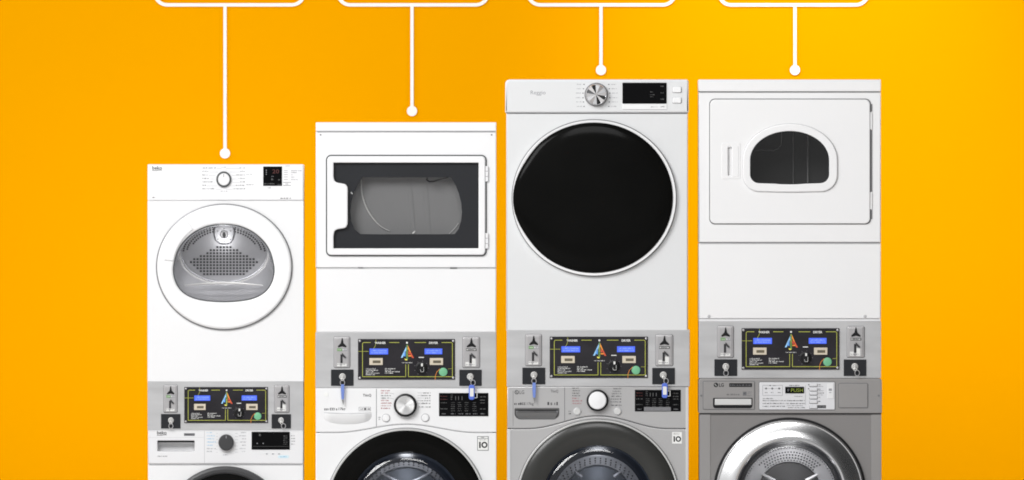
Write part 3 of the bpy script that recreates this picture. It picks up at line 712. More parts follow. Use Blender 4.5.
# ================================================================== DRYER C
def dryer_c():
    t = thing('tumble_dryer', 'white dryer with a large round glossy black door', 'dryer', 597, 331, GD)
    b = MB(); b.plate(rrect(506.3, 113, 687.8, 331, 0.5), -180, 0, 0.9); b.build('body', 'white_c', t)
    b = MB(); b.plate(rrect(505.2, 79.4, 688.6, 112.6, 0.6, tl=4.5, tr=2.5), -180, 3.2, 1.6, steps=5); F = b.build('control_fascia', 'white_c', t)
    b = MB(); b.quad(506.6, 112.5, 687.4, 113.1, 0.05); b.build('seam_line', 'seam_light', F)
    # knob; cap pleated into facets to imitate turned-metal highlights
    kx, ky = 596.2, 94.6
    b = MB(); b.lathe(kx, ky, [(12.0, 3.1), (11.8, 5.5), (10.9, 6.3)], 56); K = b.build('knob', 'chrome_soft', F)
    b = MB(); b.lathe(kx, ky, [(10.4, 6.2), (10.2, 10.0), (9.9, 10.6)], 56, cap=False)
    c0 = b.add((kx, ky, 11.6)); NF = 14
    rim = [b.add((kx + 9.9 * math.cos(2 * PI * (i + .35) / NF), ky + 9.9 * math.sin(2 * PI * (i + .35) / NF), 11.9 if i % 2 else 9.7)) for i in range(NF)]
    for i in range(NF): b.face((c0, rim[i], rim[(i + 1) % NF]))
    b.build('knob_cap', 'chrome', K, smooth=5)
    b = MB(); b.tube([(x, y, 6.4) for x, y in ell(kx, ky, 11.2, 11.2, 56)], .35, 6, closed=True); b.build('knob_ring', 'seam', K)
    b = MB(); d = 3.3
    for y in (84.0, 88.3, 92.7, 97.3, 101.5, 106.0):
        dx = 1.2 - abs(y - 95) * .12
        b.quad(583.2 - dx, y, 584.6 - dx, y + .9, d, 1); b.quad(608.2 + dx, y, 609.6 + dx, y + .9, d, 1)
        b.scribble(576.8 - dx, y - .1, 581.8 - dx, .9, d, 0); b.scribble(611 + dx, y - .1, 617 + dx, .9, d, 0)
    b.scribble(651, 106.3, 658, 1.1, d + .4, 0); b.scribble(660.5, 106, 664.5, 1.3, d + .4, 0)
    build_parts(b, 'lettering', ['ink_pale', 'ink_lt'], F)
    b = MB(); b.text('Reggio', 530.6, 90.6, 545.6, 95.6, d); build_parts(b, 'logo', 'ink_pale', F)
    b = MB(); b.plate(rrect(622.4, 82.7, 666.6, 103.6, .8), 3.1, 4.0, .3); D = b.build('display', 'screen', F)
    b = MB()
    for y in (85.5, 92.2, 98.5): b.scribble(660.5, y, 664, 1.2, 4.1, 0)
    b.scribble(650.2, 91.5, 653, .8, 4.1, 0); b.scribble(650, 94.3, 655, .8, 4.1, 0); b.scribble(650.2, 96.4, 653.5, .7, 4.1, 0)
    build_parts(b, 'display_digits', 'ink_dim', D)
    b = MB(); b.plate(rrect(622.4, 104.0, 666.8, 109.3, .6), 3.1, 3.7, .3); b.quad(622.8, 109.4, 667, 109.8, 3.3, 1); b.build('touch_strip', ['white_b', 'seam_light'], F)
    for y in (86.8, 97.4):
        b = MB(); b.plate(rrect(672.6, y, 681.2, y + 5.6, 1.2), 3.1, 4.8, .6); b.build('button', 'white_b', F)
        b = MB(); b.plate(rrect(672.0, y - .2, 681.9, y + 6.3, 1.4), 3.1, 3.4, .1); b.build('button_recess', 'seam_light', F)
    # door: dark ring put in for its shadow, white ring, black bulging glass
    cx, cy = 594.2, 197.9
    b = MB(); b.plate(ell(cx, cy, 82.6, 78.7, 96), 0.02, 1.3, .4, holes=[ell(cx, cy, 79, 75, 96)]); b.build('door_gap', 'seam', t)
    b = MB(); b.lathe(cx, cy, [(81.8, .4), (81.8, 4.8), (81.5, 5.2), (79.5, 5.3), (78.5, 4.8), (78, 3)], 110, sx=1.0, sy=77.6 / 81.6, cap=False); D = b.build('door', 'white_b', t)
    def go(k):
        o = []
        for i in range(120):
            a = 2 * PI * i / 120; g = math.degrees(a)
            f = 1 + 0.024 * math.exp(-((g - 182) / 20) ** 2) - 0.012 * math.exp(-((g - 148) / 12) ** 2) - 0.010 * math.exp(-((g - 214) / 12) ** 2)
            o.append((593.8 + 79.2 * f * k * math.cos(a), 197.7 - 75.3 * f * k * math.sin(a)))
        return o
    b = MB(); b.loft([(go(.985), 2), (go(1.0), 4.4), (go(.997), 6.2), (go(.975), 7.6), (go(.93), 8.6), (go(.8), 9.8), (go(.6), 10.8), (go(.35), 11.5), (go(.12), 11.8)], cap_last=True)
    b.build('door_glass', 'black_gl', D)
dryer_c()

# ================================================================== DRYER D
def dryer_d():
    t = thing('tumble_dryer', 'off white dryer with a square door, small domed dark window and white grip handle', 'dryer', 789.7, 321.2, GD)
    win = dome(750.6, 131.5, 828.6, 183.9, 160, 8.5, sag=1.2)
    bez = dome(742.4, 123.3, 837.9, 192.6, 160, 17, sag=0.6)
    b = MB(); b.plate(rrect(698.4, 79.5, 880.9, 91.4, 0.6), -180, 1.2, .7); b.build('top_trim', 'white_d', t)
    b = MB(); b.box(698.8, 91.2, 880.6, 92.2, -20, -.2); b.box(698.8, 242.0, 880.6, 243.2, -20, -.6); b.build('panel_gap', 'seam', t)
    b = MB(); b.plate(rrect(698.6, 92.0, 880.8, 242.2, 0.4), -180, 0, .8, holes=[rrect(745, 126, 835, 190, 5)]); b.build('body', 'white_d', t)
    b = MB(); b.plate(rrect(698.6, 243.2, 880.8, 318.6, 0.4), -180, 0, .8); b.build('lower_panel', 'white_d', t)
    b = MB(); b.plate(rrect(698.8, 318.9, 880.6, 321.2, 0.2), -180, -.4, .4); b.build('bottom_rail', 'plastic', t)
    for x in (709, 865):
        b = MB(); b.lathe(x, 316.3, [(1.6, 0), (1.4, .5), (.6, .8)], 12); b.build('screw', 'seam_light', t)
    do = rrect(709.2, 98.6, 871.0, 224.4, 5.5)
    b = MB(); b.plate(do, 0.02, 0.5, .1, holes=[offset(clean(do), 3)])
    b.box(869.2, 104, 872.2, 111.5, .02, .55); b.box(869.2, 130, 872.2, 191.6, .02, .55); b.box(869.2, 210, 872.2, 219, .02, .55)
    b.build('door_gap', 'seam', t)
    di = rrect(710.1, 99.5, 869.9, 223.5, 5)
    b = MB(); b.plate(di, 0.3, 2.4, 0.7, holes=[offset(clean(bez), 1.0), rrect(727.5, 147.5, 733, 175.5, 1.5)]); D = b.build('door', 'white_d', t)
    b = MB()
    oo = [clean(o) for o in (bez,)][0]
    b.plate(offset(oo, .4), 1.0, 4.6, 1.2, holes=[win], steps=5); b.build('window_bezel', 'white_d', D)
    b = MB(); b.plate(bez, 2.2, 2.7, .1, holes=[offset(oo, 1.2)]); b.build('bezel_edge', 'seam_light', D)
    # recessed grip
    b = MB(); b.plate(rrect(721.6, 142.8, 740.6, 179.0, 1.6), 2.2, 2.8, .4, holes=[rrect(727.8, 146.5, 732.0, 176.2, 1.4)]); H = b.build('handle', 'white_d', D)
    b = MB(); b.plate(rrect(732.2, 145.6, 738.8, 177, 2.0), 2.4, 3.1, 0.5); b.build('grip', 'white_d', H)
    b = MB(); b.plate(rrect(727.0, 145, 733.5, 177, 1.4), -4, -1.5, 0); b.build('grip_recess', 'seam_light', H)
    for y0 in (112.2, 192.2):
        b = MB(); b.plate(rrect(868.6, y0, 872.2, y0 + 17.2, .6), .4, 1.1, .3); b.build('hinge', 'white_d', t)
    b = MB(); bc = radial(win, 789.6, 158, 80); ins = lambda k: [(x + (789.6 - x) * k, y + (158 - y) * k) for x, y in bc]
    b.loft([(ins(-.02), 1.5), (ins(-.06), -6), (ins(-.06), -70)], 0, cap_last=True); b.build('drum', 'black_drum', t)
    b = MB(); b.tube([(793.6, 128, -66), (793.6, 187, -66)], .45, 6); b.tube([(808.2, 128, -66), (808.2, 187, -66)], .75, 6)
    b.build('drum_baffle', 'drum_line', t)
    b = MB(); b.tube([(748, 150.2, -60), (774, 150.2, -60), (778.5, 148.5, -60), (781.5, 145, -60), (782, 128, -60)], .5, 6); b.build('drum_rim_or_highlight', 'drum_line', t)
    b = MB(); b.loft([(offset(clean(win), -.2), 2.0)], cap_last=True); b.build('window_pane', 'glass_grey', D)
    b = MB(); b.tube([(x, y, 4.2) for x, y in offset(clean(win), -.1)], .55, 6, closed=True); b.build('window_seal', 'charcoal', D)
dryer_d()

# ================================================================== WASHER DOORS
def drum_window(t, D, cx, cy, R, glass_mat, steel, dim, bands, ridges, cone):
    """drum behind a washer door: flared perforated wall, dark back, lifting ribs; glass bowl over it"""
    b = MB()
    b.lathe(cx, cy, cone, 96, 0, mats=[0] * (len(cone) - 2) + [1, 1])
    def wall(r):
        for (r0, d0), (r1, d1) in zip(cone, cone[1:]):
            if r1 <= r <= r0: return d0 + (d1 - d0) * (r0 - r) / max(1e-6, r0 - r1)
        return cone[-1][1]
    for (r, n, hr, d, off, a0, a1) in bands:
        d = wall(r + hr) + 0.15
        for i in range(n):
            a = math.radians(a0 + (a1 - a0) * (i + off) / n)
            b.disc(cx + r * math.cos(a), cy - r * math.sin(a), hr, d, 2, 7)
    b.build('drum', [steel, dim, 'hole'], t)
    for (p, q) in ridges:
        b = MB(); m_ = [(p[0] + (q[0] - p[0]) * i / 6, p[1] + (q[1] - p[1]) * i / 6, cone[-2][1] + 1) for i in range(7)]
        b.tube(m_, [.5, 1.0, 1.3, 1.5, 1.7, 1.9, 2.2], 8); b.build('drum_rib', steel, t)
    b = MB(); b.lathe(cx, cy, [(R, 0), (R * .97, 1.5), (R * .9, 2.6), (R * .7, 3.6), (R * .4, 4.2)], 72); b.build('door_glass', glass_mat, D)

def feet_and_base(t, x0, x1): legs(t, x0 + 18, x1 - 18, FLOOR)

# ================================================================== WASHER A
def washer_a():
    t = thing('washing_machine', 'smallest white washer with a dark grey knob and a plain drawer slot', 'washer', 225.7, FLOOR, GW)
    b = MB(); b.plate(rrect(148, 464, 303.4, 638, 0.6), -176, 0, 1.2, holes=[ell(225.6, 527.5, 50, 50, 72)]); b.build('body', 'white', t)
    b = MB(); b.plate(rrect(148, 430.3, 303.4, 463.6, 0.6), -176, 0.6, .8, holes=[rrect(157.5, 440.6, 194.5, 451.2, .5)]); F = b.build('control_fascia', 'fascia', t)
    b = MB(); b.quad(148.6, 463.4, 303, 464.1, 0.0); b.build('panel_gap', 'seam_light', t)
    b = MB(); b.loft([(rrect(157.5, 440.6, 194.5, 451.2, .5), 0.4), (rrect(157.5, 440.6, 194.5, 451.2, .5), -1), (rrect(158.5, 443.0, 193.5, 450.8, .5), -9)], cap_last=True)
    b.build('drawer_recess', 'fascia', F)
    b = MB(); b.box(157.8, 440.7, 194.2, 442.4, -8, 0.3); b.build('drawer_lip', 'black', F)
    b = MB(); b.box(204.3, 430.8, 204.7, 463.2, .2, .68); b.box(149, 437.3, 204, 437.5, .2, .66); build_parts(b, 'drawer_seam', 'seam_light', F)
    kx, ky = 226.2, 442.5
    b = MB(); b.lathe(kx, ky, [(7.8, .6), (7.7, 4.5), (7.2, 6.0), (6.4, 6.6), (2, 6.8)], 48, sy=1.06); K = b.build('knob', 'dk_grey', F)
    b = MB(); b.quad(kx - .35, ky - 7.0, kx + .35, ky - 4.2, 6.9); b.build('knob_marking', 'ink_pale', K)
    d = .75
    b = MB()
    for i, y in enumerate((432.0, 435.2, 438.2, 441.4, 444.6, 448.0, 450.8)):
        b.scribble(206.8, y, (212, 215, 214, 216, 213, 216, 212)[i], 1.1, d, 1 if i < 5 else 0)
        b.scribble((241, 239, 242, 240, 242, 239.5, 242)[i], y, 246, 1.0, d, 0)
        b.line([(216.4, y + 1.4), (217.6, y + 1.4)], .22, d, 0); b.line([(235, y + 1.4), (238, y + 1.4)], .22, d, 0)
    b.scribble(223, 454.4, 229, .9, d, 0)
    for y in (435.3, 438, 440.6, 443.6): b.scribble(291, y, 295, .9, d, 2)
    for x in (266, 272, 278): b.scribble(x, 453, x + 2.4, 1.6, d, 0)
    b.plate(rrect(278, 455.2, 289, 458.2, 1.4), d - .1, d, 0, mat=3); b.scribble(280, 456.1, 287, 1.1, d + .1, 1)
    build_parts(b, 'lettering', ['ink_pale', 'ink_blue', 'ink_lt', 'l_pale'], F)
    b = MB(); beko(b, 157, 430.9, 166.6, 434.4, d, 0)
    b.plate(rrect(184, 433.2, 194.8, 435.8, .2), d - .1, d, 0, mat=1); b.scribble(184.6, 433.9, 194.2, 1.2, d + .1, 2); b.scribble(157.4, 455.6, 167.6, 1.1, d, 1)
    build_parts(b, 'logo', ['ink', 'ink_lt', 'ink'], F)
    b = MB(); b.plate(rrect(251.6, 431.8, 289.8, 449.6, .4), .5, 1.3, .25); D = b.build('display', 'screen', F)
    b = MB()
    for y in (435.5, 437.5, 439.6, 441.6, 443.6): b.scribble(283.4, y, 287.5, .9, 1.4, 0)
    b.disc(257.2, 443.4, .55, 1.4, 1); b.disc(263.2, 443.4, .55, 1.4, 1); b.quad(253, 446.3, 288.6, 446.5, 1.4, 0); b.scribble(259, 434, 261, 2, 1.4, 0)
    build_parts(b, 'display_digits', ['ink_dim', 'ink_pale'], D)
    b = MB(); b.lathe(225.6, 527.5, [(61.5, .1), (61.3, 4.5), (60.2, 6.5), (58.2, 7.4), (55.5, 7), (54, 5.5), (53.6, 3)], 96, cap=False); D = b.build('door', 'dk_grey', t)
    b = MB(); b.lathe(225.6, 527.5, [(54.2, 4.0), (50, 3.2), (40, 1)], 96, cap=False); b.build('door_inner_ring', 'black_gl', D)
    drum_window(t, D, 225.6, 527.5, 48, 'glass_dark', 'steel_dim', 'steel_dim',
                [(38, 40, .9, -29.0, 0, 0, 360), (34, 36, .9, -33.5, .5, 0, 360)], [],
                [(49.5, -2), (44, -24), (40, -26.4), (30, -38), (30, -60)])
    b = MB(); b.plate(rrect(262, 606, 292, 630, 2), 0, 1.2, .5); b.build('filter_flap', 'white', t)
    feet_and_base(t, 148, 303.4)
M['l_pale'] = mk('pale_blue_pill', (0.62, 0.76, 0.82, 1), 0.5)
washer_a()

# ================================================================== WASHERS B and C (same kind, different finish)
def wave(xs, dy=0.0, y_side=432.3, y_mid=423.8, cx=406.0, hw=90.0):
    """upper edge of the front panel: flat at the sides, rising over the door"""
    o = []
    for x in xs:
        u = min(1.0, abs(x - cx) / hw)
        k = 0.5 + 0.5 * math.cos(PI * min(1, u / 0.78))
        o.append((x, y_side + dy + (y_mid - y_side) * k))
    return o
def ten(b, x, y, h, d, mat):
    b.quad(x, y, x + h * .26, y + h, d, mat)
    b.plate(ell(x + h * .86, y + h * .5, h * .5, h * .5, 28), d - .1, d, 0, holes=[ell(x + h * .86, y + h * .5, h * .27, h * .27, 20)], mat=mat)
def washer_bc(name, label, x0, x1, ytop, cx, cy, R, y_side, y_mid, body, fasc, dx, silver):
    t = thing('washing_machine', label, 'washer', (x0 + x1) / 2, FLOOR, GW)
    xs = [x0 + (x1 - x0) * i / 40 for i in range(41)]
    up = wave(xs, 0.5, y_side, y_mid, cx, (x1 - x0) / 2)
    outer = up[::-1] + [(x0, 638), (x1, 638)]
    b = MB(); b.plate(outer, -180, 0, 1.0, holes=[ell(cx, cy, 58, 58, 72)]); b.build('body', body, t)
    dn = wave(xs, -0.2, y_side, y_mid, cx, (x1 - x0) / 2)
    b = MB(); b.plate([(x1, ytop), (x0, ytop)] + dn, -180, 0.6, .7)
    F = b.build('control_fascia', fasc, t)
    b = MB(); b.line(wave(xs[1:-1], .15, y_side, y_mid, cx, (x1 - x0) / 2), .8, .05); b.build('panel_gap', 'seam_light' if not silver else 'seam', t)
    X = lambda x: x + dx
    dy = (ytop + 0.2) - 388.2
    # detergent drawer
    b = MB()
    sx_ = X(376.4) if not silver else 564.6
    b.box(sx_ - .3, ytop + .6, sx_ + .3, (426.6 if not silver else 420.6), .2, .7)
    if silver: b.box(512.9, ytop + 4, 513.3, 426, .2, .66)
    build_parts(b, 'drawer_seam', 'seam' if silver else 'ring_grey', F)
    if not silver:
        o = [(323.6, 412.9), (347, 413.6), (371.4, 412.7)] + spline_open([(371.2, 414.6), (368, 420), (360, 423.4), (347, 424.6), (334, 423.4), (326, 420), (323.4, 414.6)])
        b = MB(); b.loft([(radial(o, 347, 417, 64), .5), ([(x + (347 - x) * .05, y + (416 - y) * .12) for x, y in radial(o, 347, 417, 64)], -2.2), ([(x + (347 - x) * .2, y + (414.5 - y) * .5) for x, y in radial(o, 347, 417, 64)], -6)], cap_last=True)
        b2 = MB()
        # grip that sticks out: flat top edge with an underside falling away
        pr = []
        for i in range(25):
            u = -1 + 2 * i / 24; x = 347.5 + 23.6 * u; k = max(0, 1 - u * u)
            pr.append((x, k))
        top = [b2.add((x, 412.8 + .8 * k, .62)) for x, k in pr]
        lip = [b2.add((x, 413.4 + .9 * k, 1.0 + 4.4 * min(1, k * 2.2))) for x, k in pr]
        mid = [b2.add((x, 417.0 + 2.4 * k, 1.0 + 3.4 * min(1, k * 2.2))) for x, k in pr]
        bot = [b2.add((x, 418.0 + 6.4 * math.sqrt(k), .62)) for x, k in pr]
        for a, c in ((top, lip), (lip, mid), (mid, bot)): b2.strip(a, c, 0, closed=False)
        b2.build('drawer_handle', 'white', F)
        b = MB(); b.line([(324, 412.7), (336, 413.1), (347, 413.5), (360, 413.1), (371.4, 412.6)], .5, 0.75); b.build('handle_shadow_gap', 'seam_light', F)
    else:
        o = rrect(514.6, 408.2, 559, 419.2, 1, bl=6, br=6, n=7)
        b = MB(); b.plate(offset(clean(o), -.3), .62, .9, .1); b.build('drawer_recess_edge', 'ring_grey', F)
        b = MB(); b.loft([(o, .95), (offset(clean(o), .5), 1.4), ([(x, max(y, 410.4)) for x, y in offset(clean(o), 1.2)], .98)], cap_last=False)
        b.plate(rrect(515.4, 408.6, 558.2, 410.6, .4), .8, 1.2, .1, mat=1)
        top = [b.add((518 + 37.5 * i / 20, 410.8, 1.2)) for i in range(21)]
        m1 = [b.add((516.6 + 40.3 * i / 20, 412.6, 3.0)) for i in range(21)]
        m2 = [b.add((516.8 + 39.9 * i / 20, 415.0, 2.9)) for i in range(21)]
        bt = [b.add((518.6 + 36.2 * i / 20, 418.6, 1.1)) for i in range(21)]
        for a, c in ((top, m1), (m1, m2), (m2, bt)): b.strip(a, c, 0, closed=False)
        b.build('drawer_handle', ['drawer_metal', 'black'], F)
    # knob
    kx, ky, kr = (405.4, 405.2, 11.7) if not silver else (597.5, 400.4, 11.0)
    b = MB(); b.lathe(kx, ky, [(kr, .6), (kr, 5.0), (kr - .5, 6.2), (kr * .84, 6.8), (kr * .80, 6.2)], 64, cap=False); K = b.build('knob', 'black', F)
    b = MB(); b.lathe(kx, ky, [(kr * .82, 5.4), (kr * .80, 7.2), (kr * .74, 7.8), (.2, 7.4 if not silver else 9.0)], 64); b.build('knob_cap', 'knob_metal' if not silver else 'white_b', K)
    for bxy in (((386, 418.0), (425.3, 417.8)) if not silver else ((577.2, 411.4), (617.6, 411.2))):
        b = MB(); b.lathe(bxy[0], bxy[1], [(4.3, .6), (4.2, 1.0), (3.7, 1.1)], 32, 0, mats=[0, 0, 0])
        bb = b.build('button_ring', 'seam_light', F)
        b = MB(); b.lathe(bxy[0], bxy[1], [(3.6, 1.0), (3.5, 2.0), (2.9, 2.4)], 32); b.build('button', 'white_b' if not silver else 'silver_edge', F)
    d = .75
    b = MB()
    if not silver:
        for i, (y, xe) in enumerate(((390.0, 390), (392.3, 388), (394.9, 391.5), (397.4, 388.6), (399.8, 389), (402.4, 391.5), (405, 391), (407.6, 390))):
            b.scribble(381, y, xe, 1.25, d, (1, 1, 0, 0, 1, 1, 1, 1)[i])
            if i in (1, 3): b.line([(xe + .5, y + .6), (394, y + 1.6)], .2, d, 2)
        for i, (y, xs_) in enumerate(((392.3, 423.3), (394.9, 421), (397.4, 425), (400.0, 420.6), (402.7, 421.5), (406.3, 419.4))):
            b.scribble(xs_, y, 430.6, 1.2, d, 0); b.line([(417.6, y + .6), (xs_ - .5, y + .6)], .2, d, 2)
        b.scribble(378.4, 416.4, 380.4, 1.6, d, 0); b.scribble(378.6, 418.6, 380.4, 1.2, d, 2)
        b.text('17kg', 338.6, 407.6, 345.4, 411.0, d, 0, bold=.02); b.scribble(324.2, 407.9, 337.2, 2.4, d, 0)
        b.text('ThinQ', 362.8, 393.9, 371.2, 397.0, d, 0, bold=.02)
        b.line([(359, 407.2), (370.6, 407.2), (370.6, 410.8), (359, 410.8)], .3, d, 2, closed=True); b.quad(364, 408, 366.4, 410, d, 0); b.scribble(360.2, 408.3, 363, 1.4, d, 2); b.scribble(367.6, 408, 370, 1.8, d, 0)
    else:
        for i, (y, xe) in enumerate(((387.5, 579), (390, 580), (392.6, 579.5), (395, 580.5), (397.6, 578.6), (400.2, 582), (402.8, 581.4))):
            b.scribble(572.2, y, xe, 1.2, d, 1 if i >= 4 else 0)
        for i, (y, xs_) in enumerate(((388.0, 613.4), (390.6, 612.6), (393, 611.8), (395.6, 611.4), (398.4, 611), (401.2, 610.6), (404.6, 611))):
            b.scribble(xs_, y, 621.4, 1.2, d, 0)
        b.scribble(568.8, 410.6, 571, 1.4, d, 0); b.scribble(568.8, 413, 571, 1.2, d, 0)
        b.text('LG', 519.6, 390.4, 524.2, 394.0, d, 0); b.line(ell(516.7, 392.2, 1.8, 1.8, 18), .6, d, 0, closed=True); b.line([(516.6, 391.4), (516.6, 393), (517.6, 393)], .4, d, 0); b.disc(515.9, 391.6, .35, d, 0)
        b.text('ThinQ', 550.6, 389.8, 558.2, 393.0, d, 0)
        b.scribble(514.2, 402.6, 526, 2.3, d, 0); b.text('17kg', 527, 402.4, 533.6, 405.8, d, 0)
        for x in (547.4, 550.6, 554.4): b.scribble(x, 402, x + 1.8, 3.0, d, 0)
        b.quad(556.4, 402, 557.8, 405.2, d, 0)
    build_parts(b, 'lettering', ['ink', 'ink_red', 'ink_lt'], F)
    if not silver:
        b = MB(); b.plate(rrect(324.3, 392.4, 328.4, 396.4, 1.0), .6, .9, .1); b.build('sticker', 'paper', F)
    # display
    q = (439.0, 393.0, 488.4, 416.2) if not silver else (634.8, 389.8, 680.8, 411.4)
    b = MB(); b.plate(rrect(*q, .4), .5, 1.2, .2); D = b.build('display', 'screen', F)
    b = MB(); w_, h_ = q[2] - q[0], q[3] - q[1]; f = lambda u: q[0] + u * w_; g = lambda v: q[1] + v * h_
    for v in (.12, .25): b.scribble(f(.03), g(v), f(.17), .9, 1.3, 2)
    for v in (.40, .66): b.scribble(f(.03), g(v), f(.17), .9, 1.3, 0)
    for v in (.06, .15, .24): b.scribble(f(.24), g(v), f(.28), 1.1, 1.3, 0)
    for u in (.33, .39, .46): b.quad(f(u), g(.14), f(u) + .6, g(.3), 1.3, 0)
    for v in (.40, .49, .57, .66, .75):
        for u in (.24, .38, .52, .68): b.scribble(f(u), g(v), f(u + .08), .7, 1.3, 0)
    for v in (.14, .28, .40, .66): b.scribble(f(.83), g(v), f(.95), 1.0, 1.3, 0)
    for u in (.05, .24, .39, .54, .69, .84): b.scribble(f(u), g(.87), f(u + .1), 1.1, 1.3, 1)
    if silver: b.quad(f(.2), g(.80), f(.78), g(.98), 1.28, 3)
    build_parts(b, 'display_digits', ['ink_dim', 'ink_lt', 'ink_dimred', 'ring_grey'], D)
    # round door
    b = MB(); b.lathe(cx, cy, [(R + 1.2, .05), (R + 1.0, .8), (R - .2, .9)], 110, cap=False); b.build('door_gap', 'ring_grey' if not silver else 'black', t)
    if not silver:
        b = MB(); b.lathe(cx, cy, [(R + .4, .2), (R + .3, 4.4), (R - .6, 5.4), (R - 1.6, 5.2), (R - 2, 4)], 110, cap=False); D = b.build('door', 'silver_edge', t)
        b = MB(); b.lathe(cx, cy, [(R - 1.4, 3.8), (R - 2.0, 6.0), (R - 4, 7.6), (R - 10, 8.2), (R - 18, 7.4), (R - 23, 5), (R - 24, 1)], 110, cap=False); b.build('door_ring', 'black_gl', D)
        b = MB(); b.lathe(cx, cy, [(R - 23.6, 3), (R - 25, 1.5), (R - 27, -3), (R - 30, -6), (R - 33, -6.5)], 96, cap=False); b.build('door_inner_ring', 'navy_plastic', D)
        drum_window(t, D, cx, cy, R - 26, 'glass_dark', 'steel_lt', 'steel_dim',
                    [(52.3, 66, .62, -11.5, 0, 0, 360), (46.5, 58, .75, -20.4, 0, 0, 360), (44.2, 56, .75, -23.2, .5, 0, 360)],
                    [((376, 470.6), (398, 482)), ((434.6, 470.6), (413, 482))],
                    [(54.6, -8), (53.6, -12), (50.6, -13), (48.6, -19.5), (42.2, -27), (40, -110)])
    else:
        b = MB(); b.lathe(cx, cy, [(R + .8, .2), (R + .6, 3.0), (R - .2, 4.4), (R - 1.2, 4.2), (R - 1.6, 3)], 110, cap=False); D = b.build('door', 'silver_edge', t)
        b = MB(); b.lathe(cx, cy, [(R - 1.2, 3.0), (R - 1.8, 5.2), (R - 4, 6.6), (R - 12, 7.2), (R - 20, 6.4), (R - 25, 4), (R - 26, 1)], 110, cap=False); b.build('door_ring', 'smoke_ring', D)
        b = MB(); b.lathe(cx, cy, [(R - 25.2, 3), (R - 27, 1.0), (R - 29, -3), (R - 32, -6), (R - 35, -6.5)], 96, cap=False); b.build('door_inner_ring', 'navy_plastic', D)
        drum_window(t, D, cx, cy, R - 26, 'glass_dark', 'steel_lt', 'steel_dim',
                    [(42.6, 50, .8, -21.6, 0, 0, 360), (40.2, 48, .85, -24.4, .5, 0, 360), (38.0, 46, .8, -27.1, 0, 0, 360)],
                    [((574, 471), (582, 477)), ((622, 471), (614, 477))],
                    [(52.6, -8), (51.6, -12), (46.6, -16), (44.4, -19.5), (36.2, -29), (34, -110)])
    # motor warranty sticker with the number 10
    q = (477.2, 436.2, 488.6, 450.6) if not silver else (672.2, 432.0, 681.9, 443.6)
    b = MB(); b.plate(rrect(*q, .2), 0, .25, .05, mat=0)
    if not silver:
        b.line([(q[0] + .3, q[1] + .3), (q[2] - .3, q[1] + .3), (q[2] - .3, q[3] - .3), (q[0] + .3, q[3] - .3)], .6, .3, 1, closed=True)
        b.line([(q[0] + .5, q[1] + 2.3), (q[2] - .5, q[1] + 2.3)], .5, .3, 1)
        b.scribble(q[0] + 3.5, q[1] + .7, q[2] - 3.5, 1.0, .3, 1); ten(b, q[0] + 1.9, q[1] + 5.6, 6.2, .3, 2)
        b.scribble(q[0] + 2, q[1] + 3.2, q[2] - 2, .8, .3, 1)
    else:
        b.scribble(q[0] + 1.5, q[1] + .8, q[2] - 1.5, .9, .3, 1); b.scribble(q[0] + 1.5, q[1] + 2.2, q[2] - 2.5, .6, .3, 1)
        ten(b, q[0] + 1.3, q[1] + 4.2, 5.6, .3, 2)
    b.build('warranty_sticker', ['paper', 'ink_lt', 'black'], t)
    if silver:
        b = MB(); b.plate(rrect(x0 - .2, y_side + .6, x0 + 3.2, 637, .3), -4, .5, .3); b.build('edge_trim', 'silver_edge', t)
        b = MB(); b.plate(rrect(x1 - 2.6, ytop + .6, x1 + .2, 637, .3), -4, .8, .3); b.build('edge_trim', 'silver_edge', t)
    b = MB(); b.plate(rrect(x0 + 18, 604, x0 + 48, 630, 2), 0, 1.2, .5); b.build('filter_flap', body, t)
    feet_and_base(t, x0, x1)
M['ink_dimred'] = mk('dim_red_ink', (0.10, 0.015, 0.015, 1), 0.6)
M['navy_plastic'] = mk('dark_blue_grey_plastic', (0.020, 0.025, 0.036, 1), 0.25, var=0.1, spec=0.3)
M['smoke_ring'] = mk('smoked_grey_gloss', (0.034, 0.034, 0.032, 1), 0.22, var=0.10, spec=0.3)
washer_bc('washing_machine', 'white washer with a black round door ring and a silver knob ringed in black', 315.7, 496.4, 388.2, 406.2, 509.0, 80.2, 432.3, 424.0, 'white', 'white', 0, False)
washer_bc('washing_machine', 'silver washer with a smoked dark door ring and a white knob ringed in black', 507.3, 688.3, 386.7, 597.9, 501.0, 81.0, 428.4, 415.6, 'silver', 'silver', 0, True)

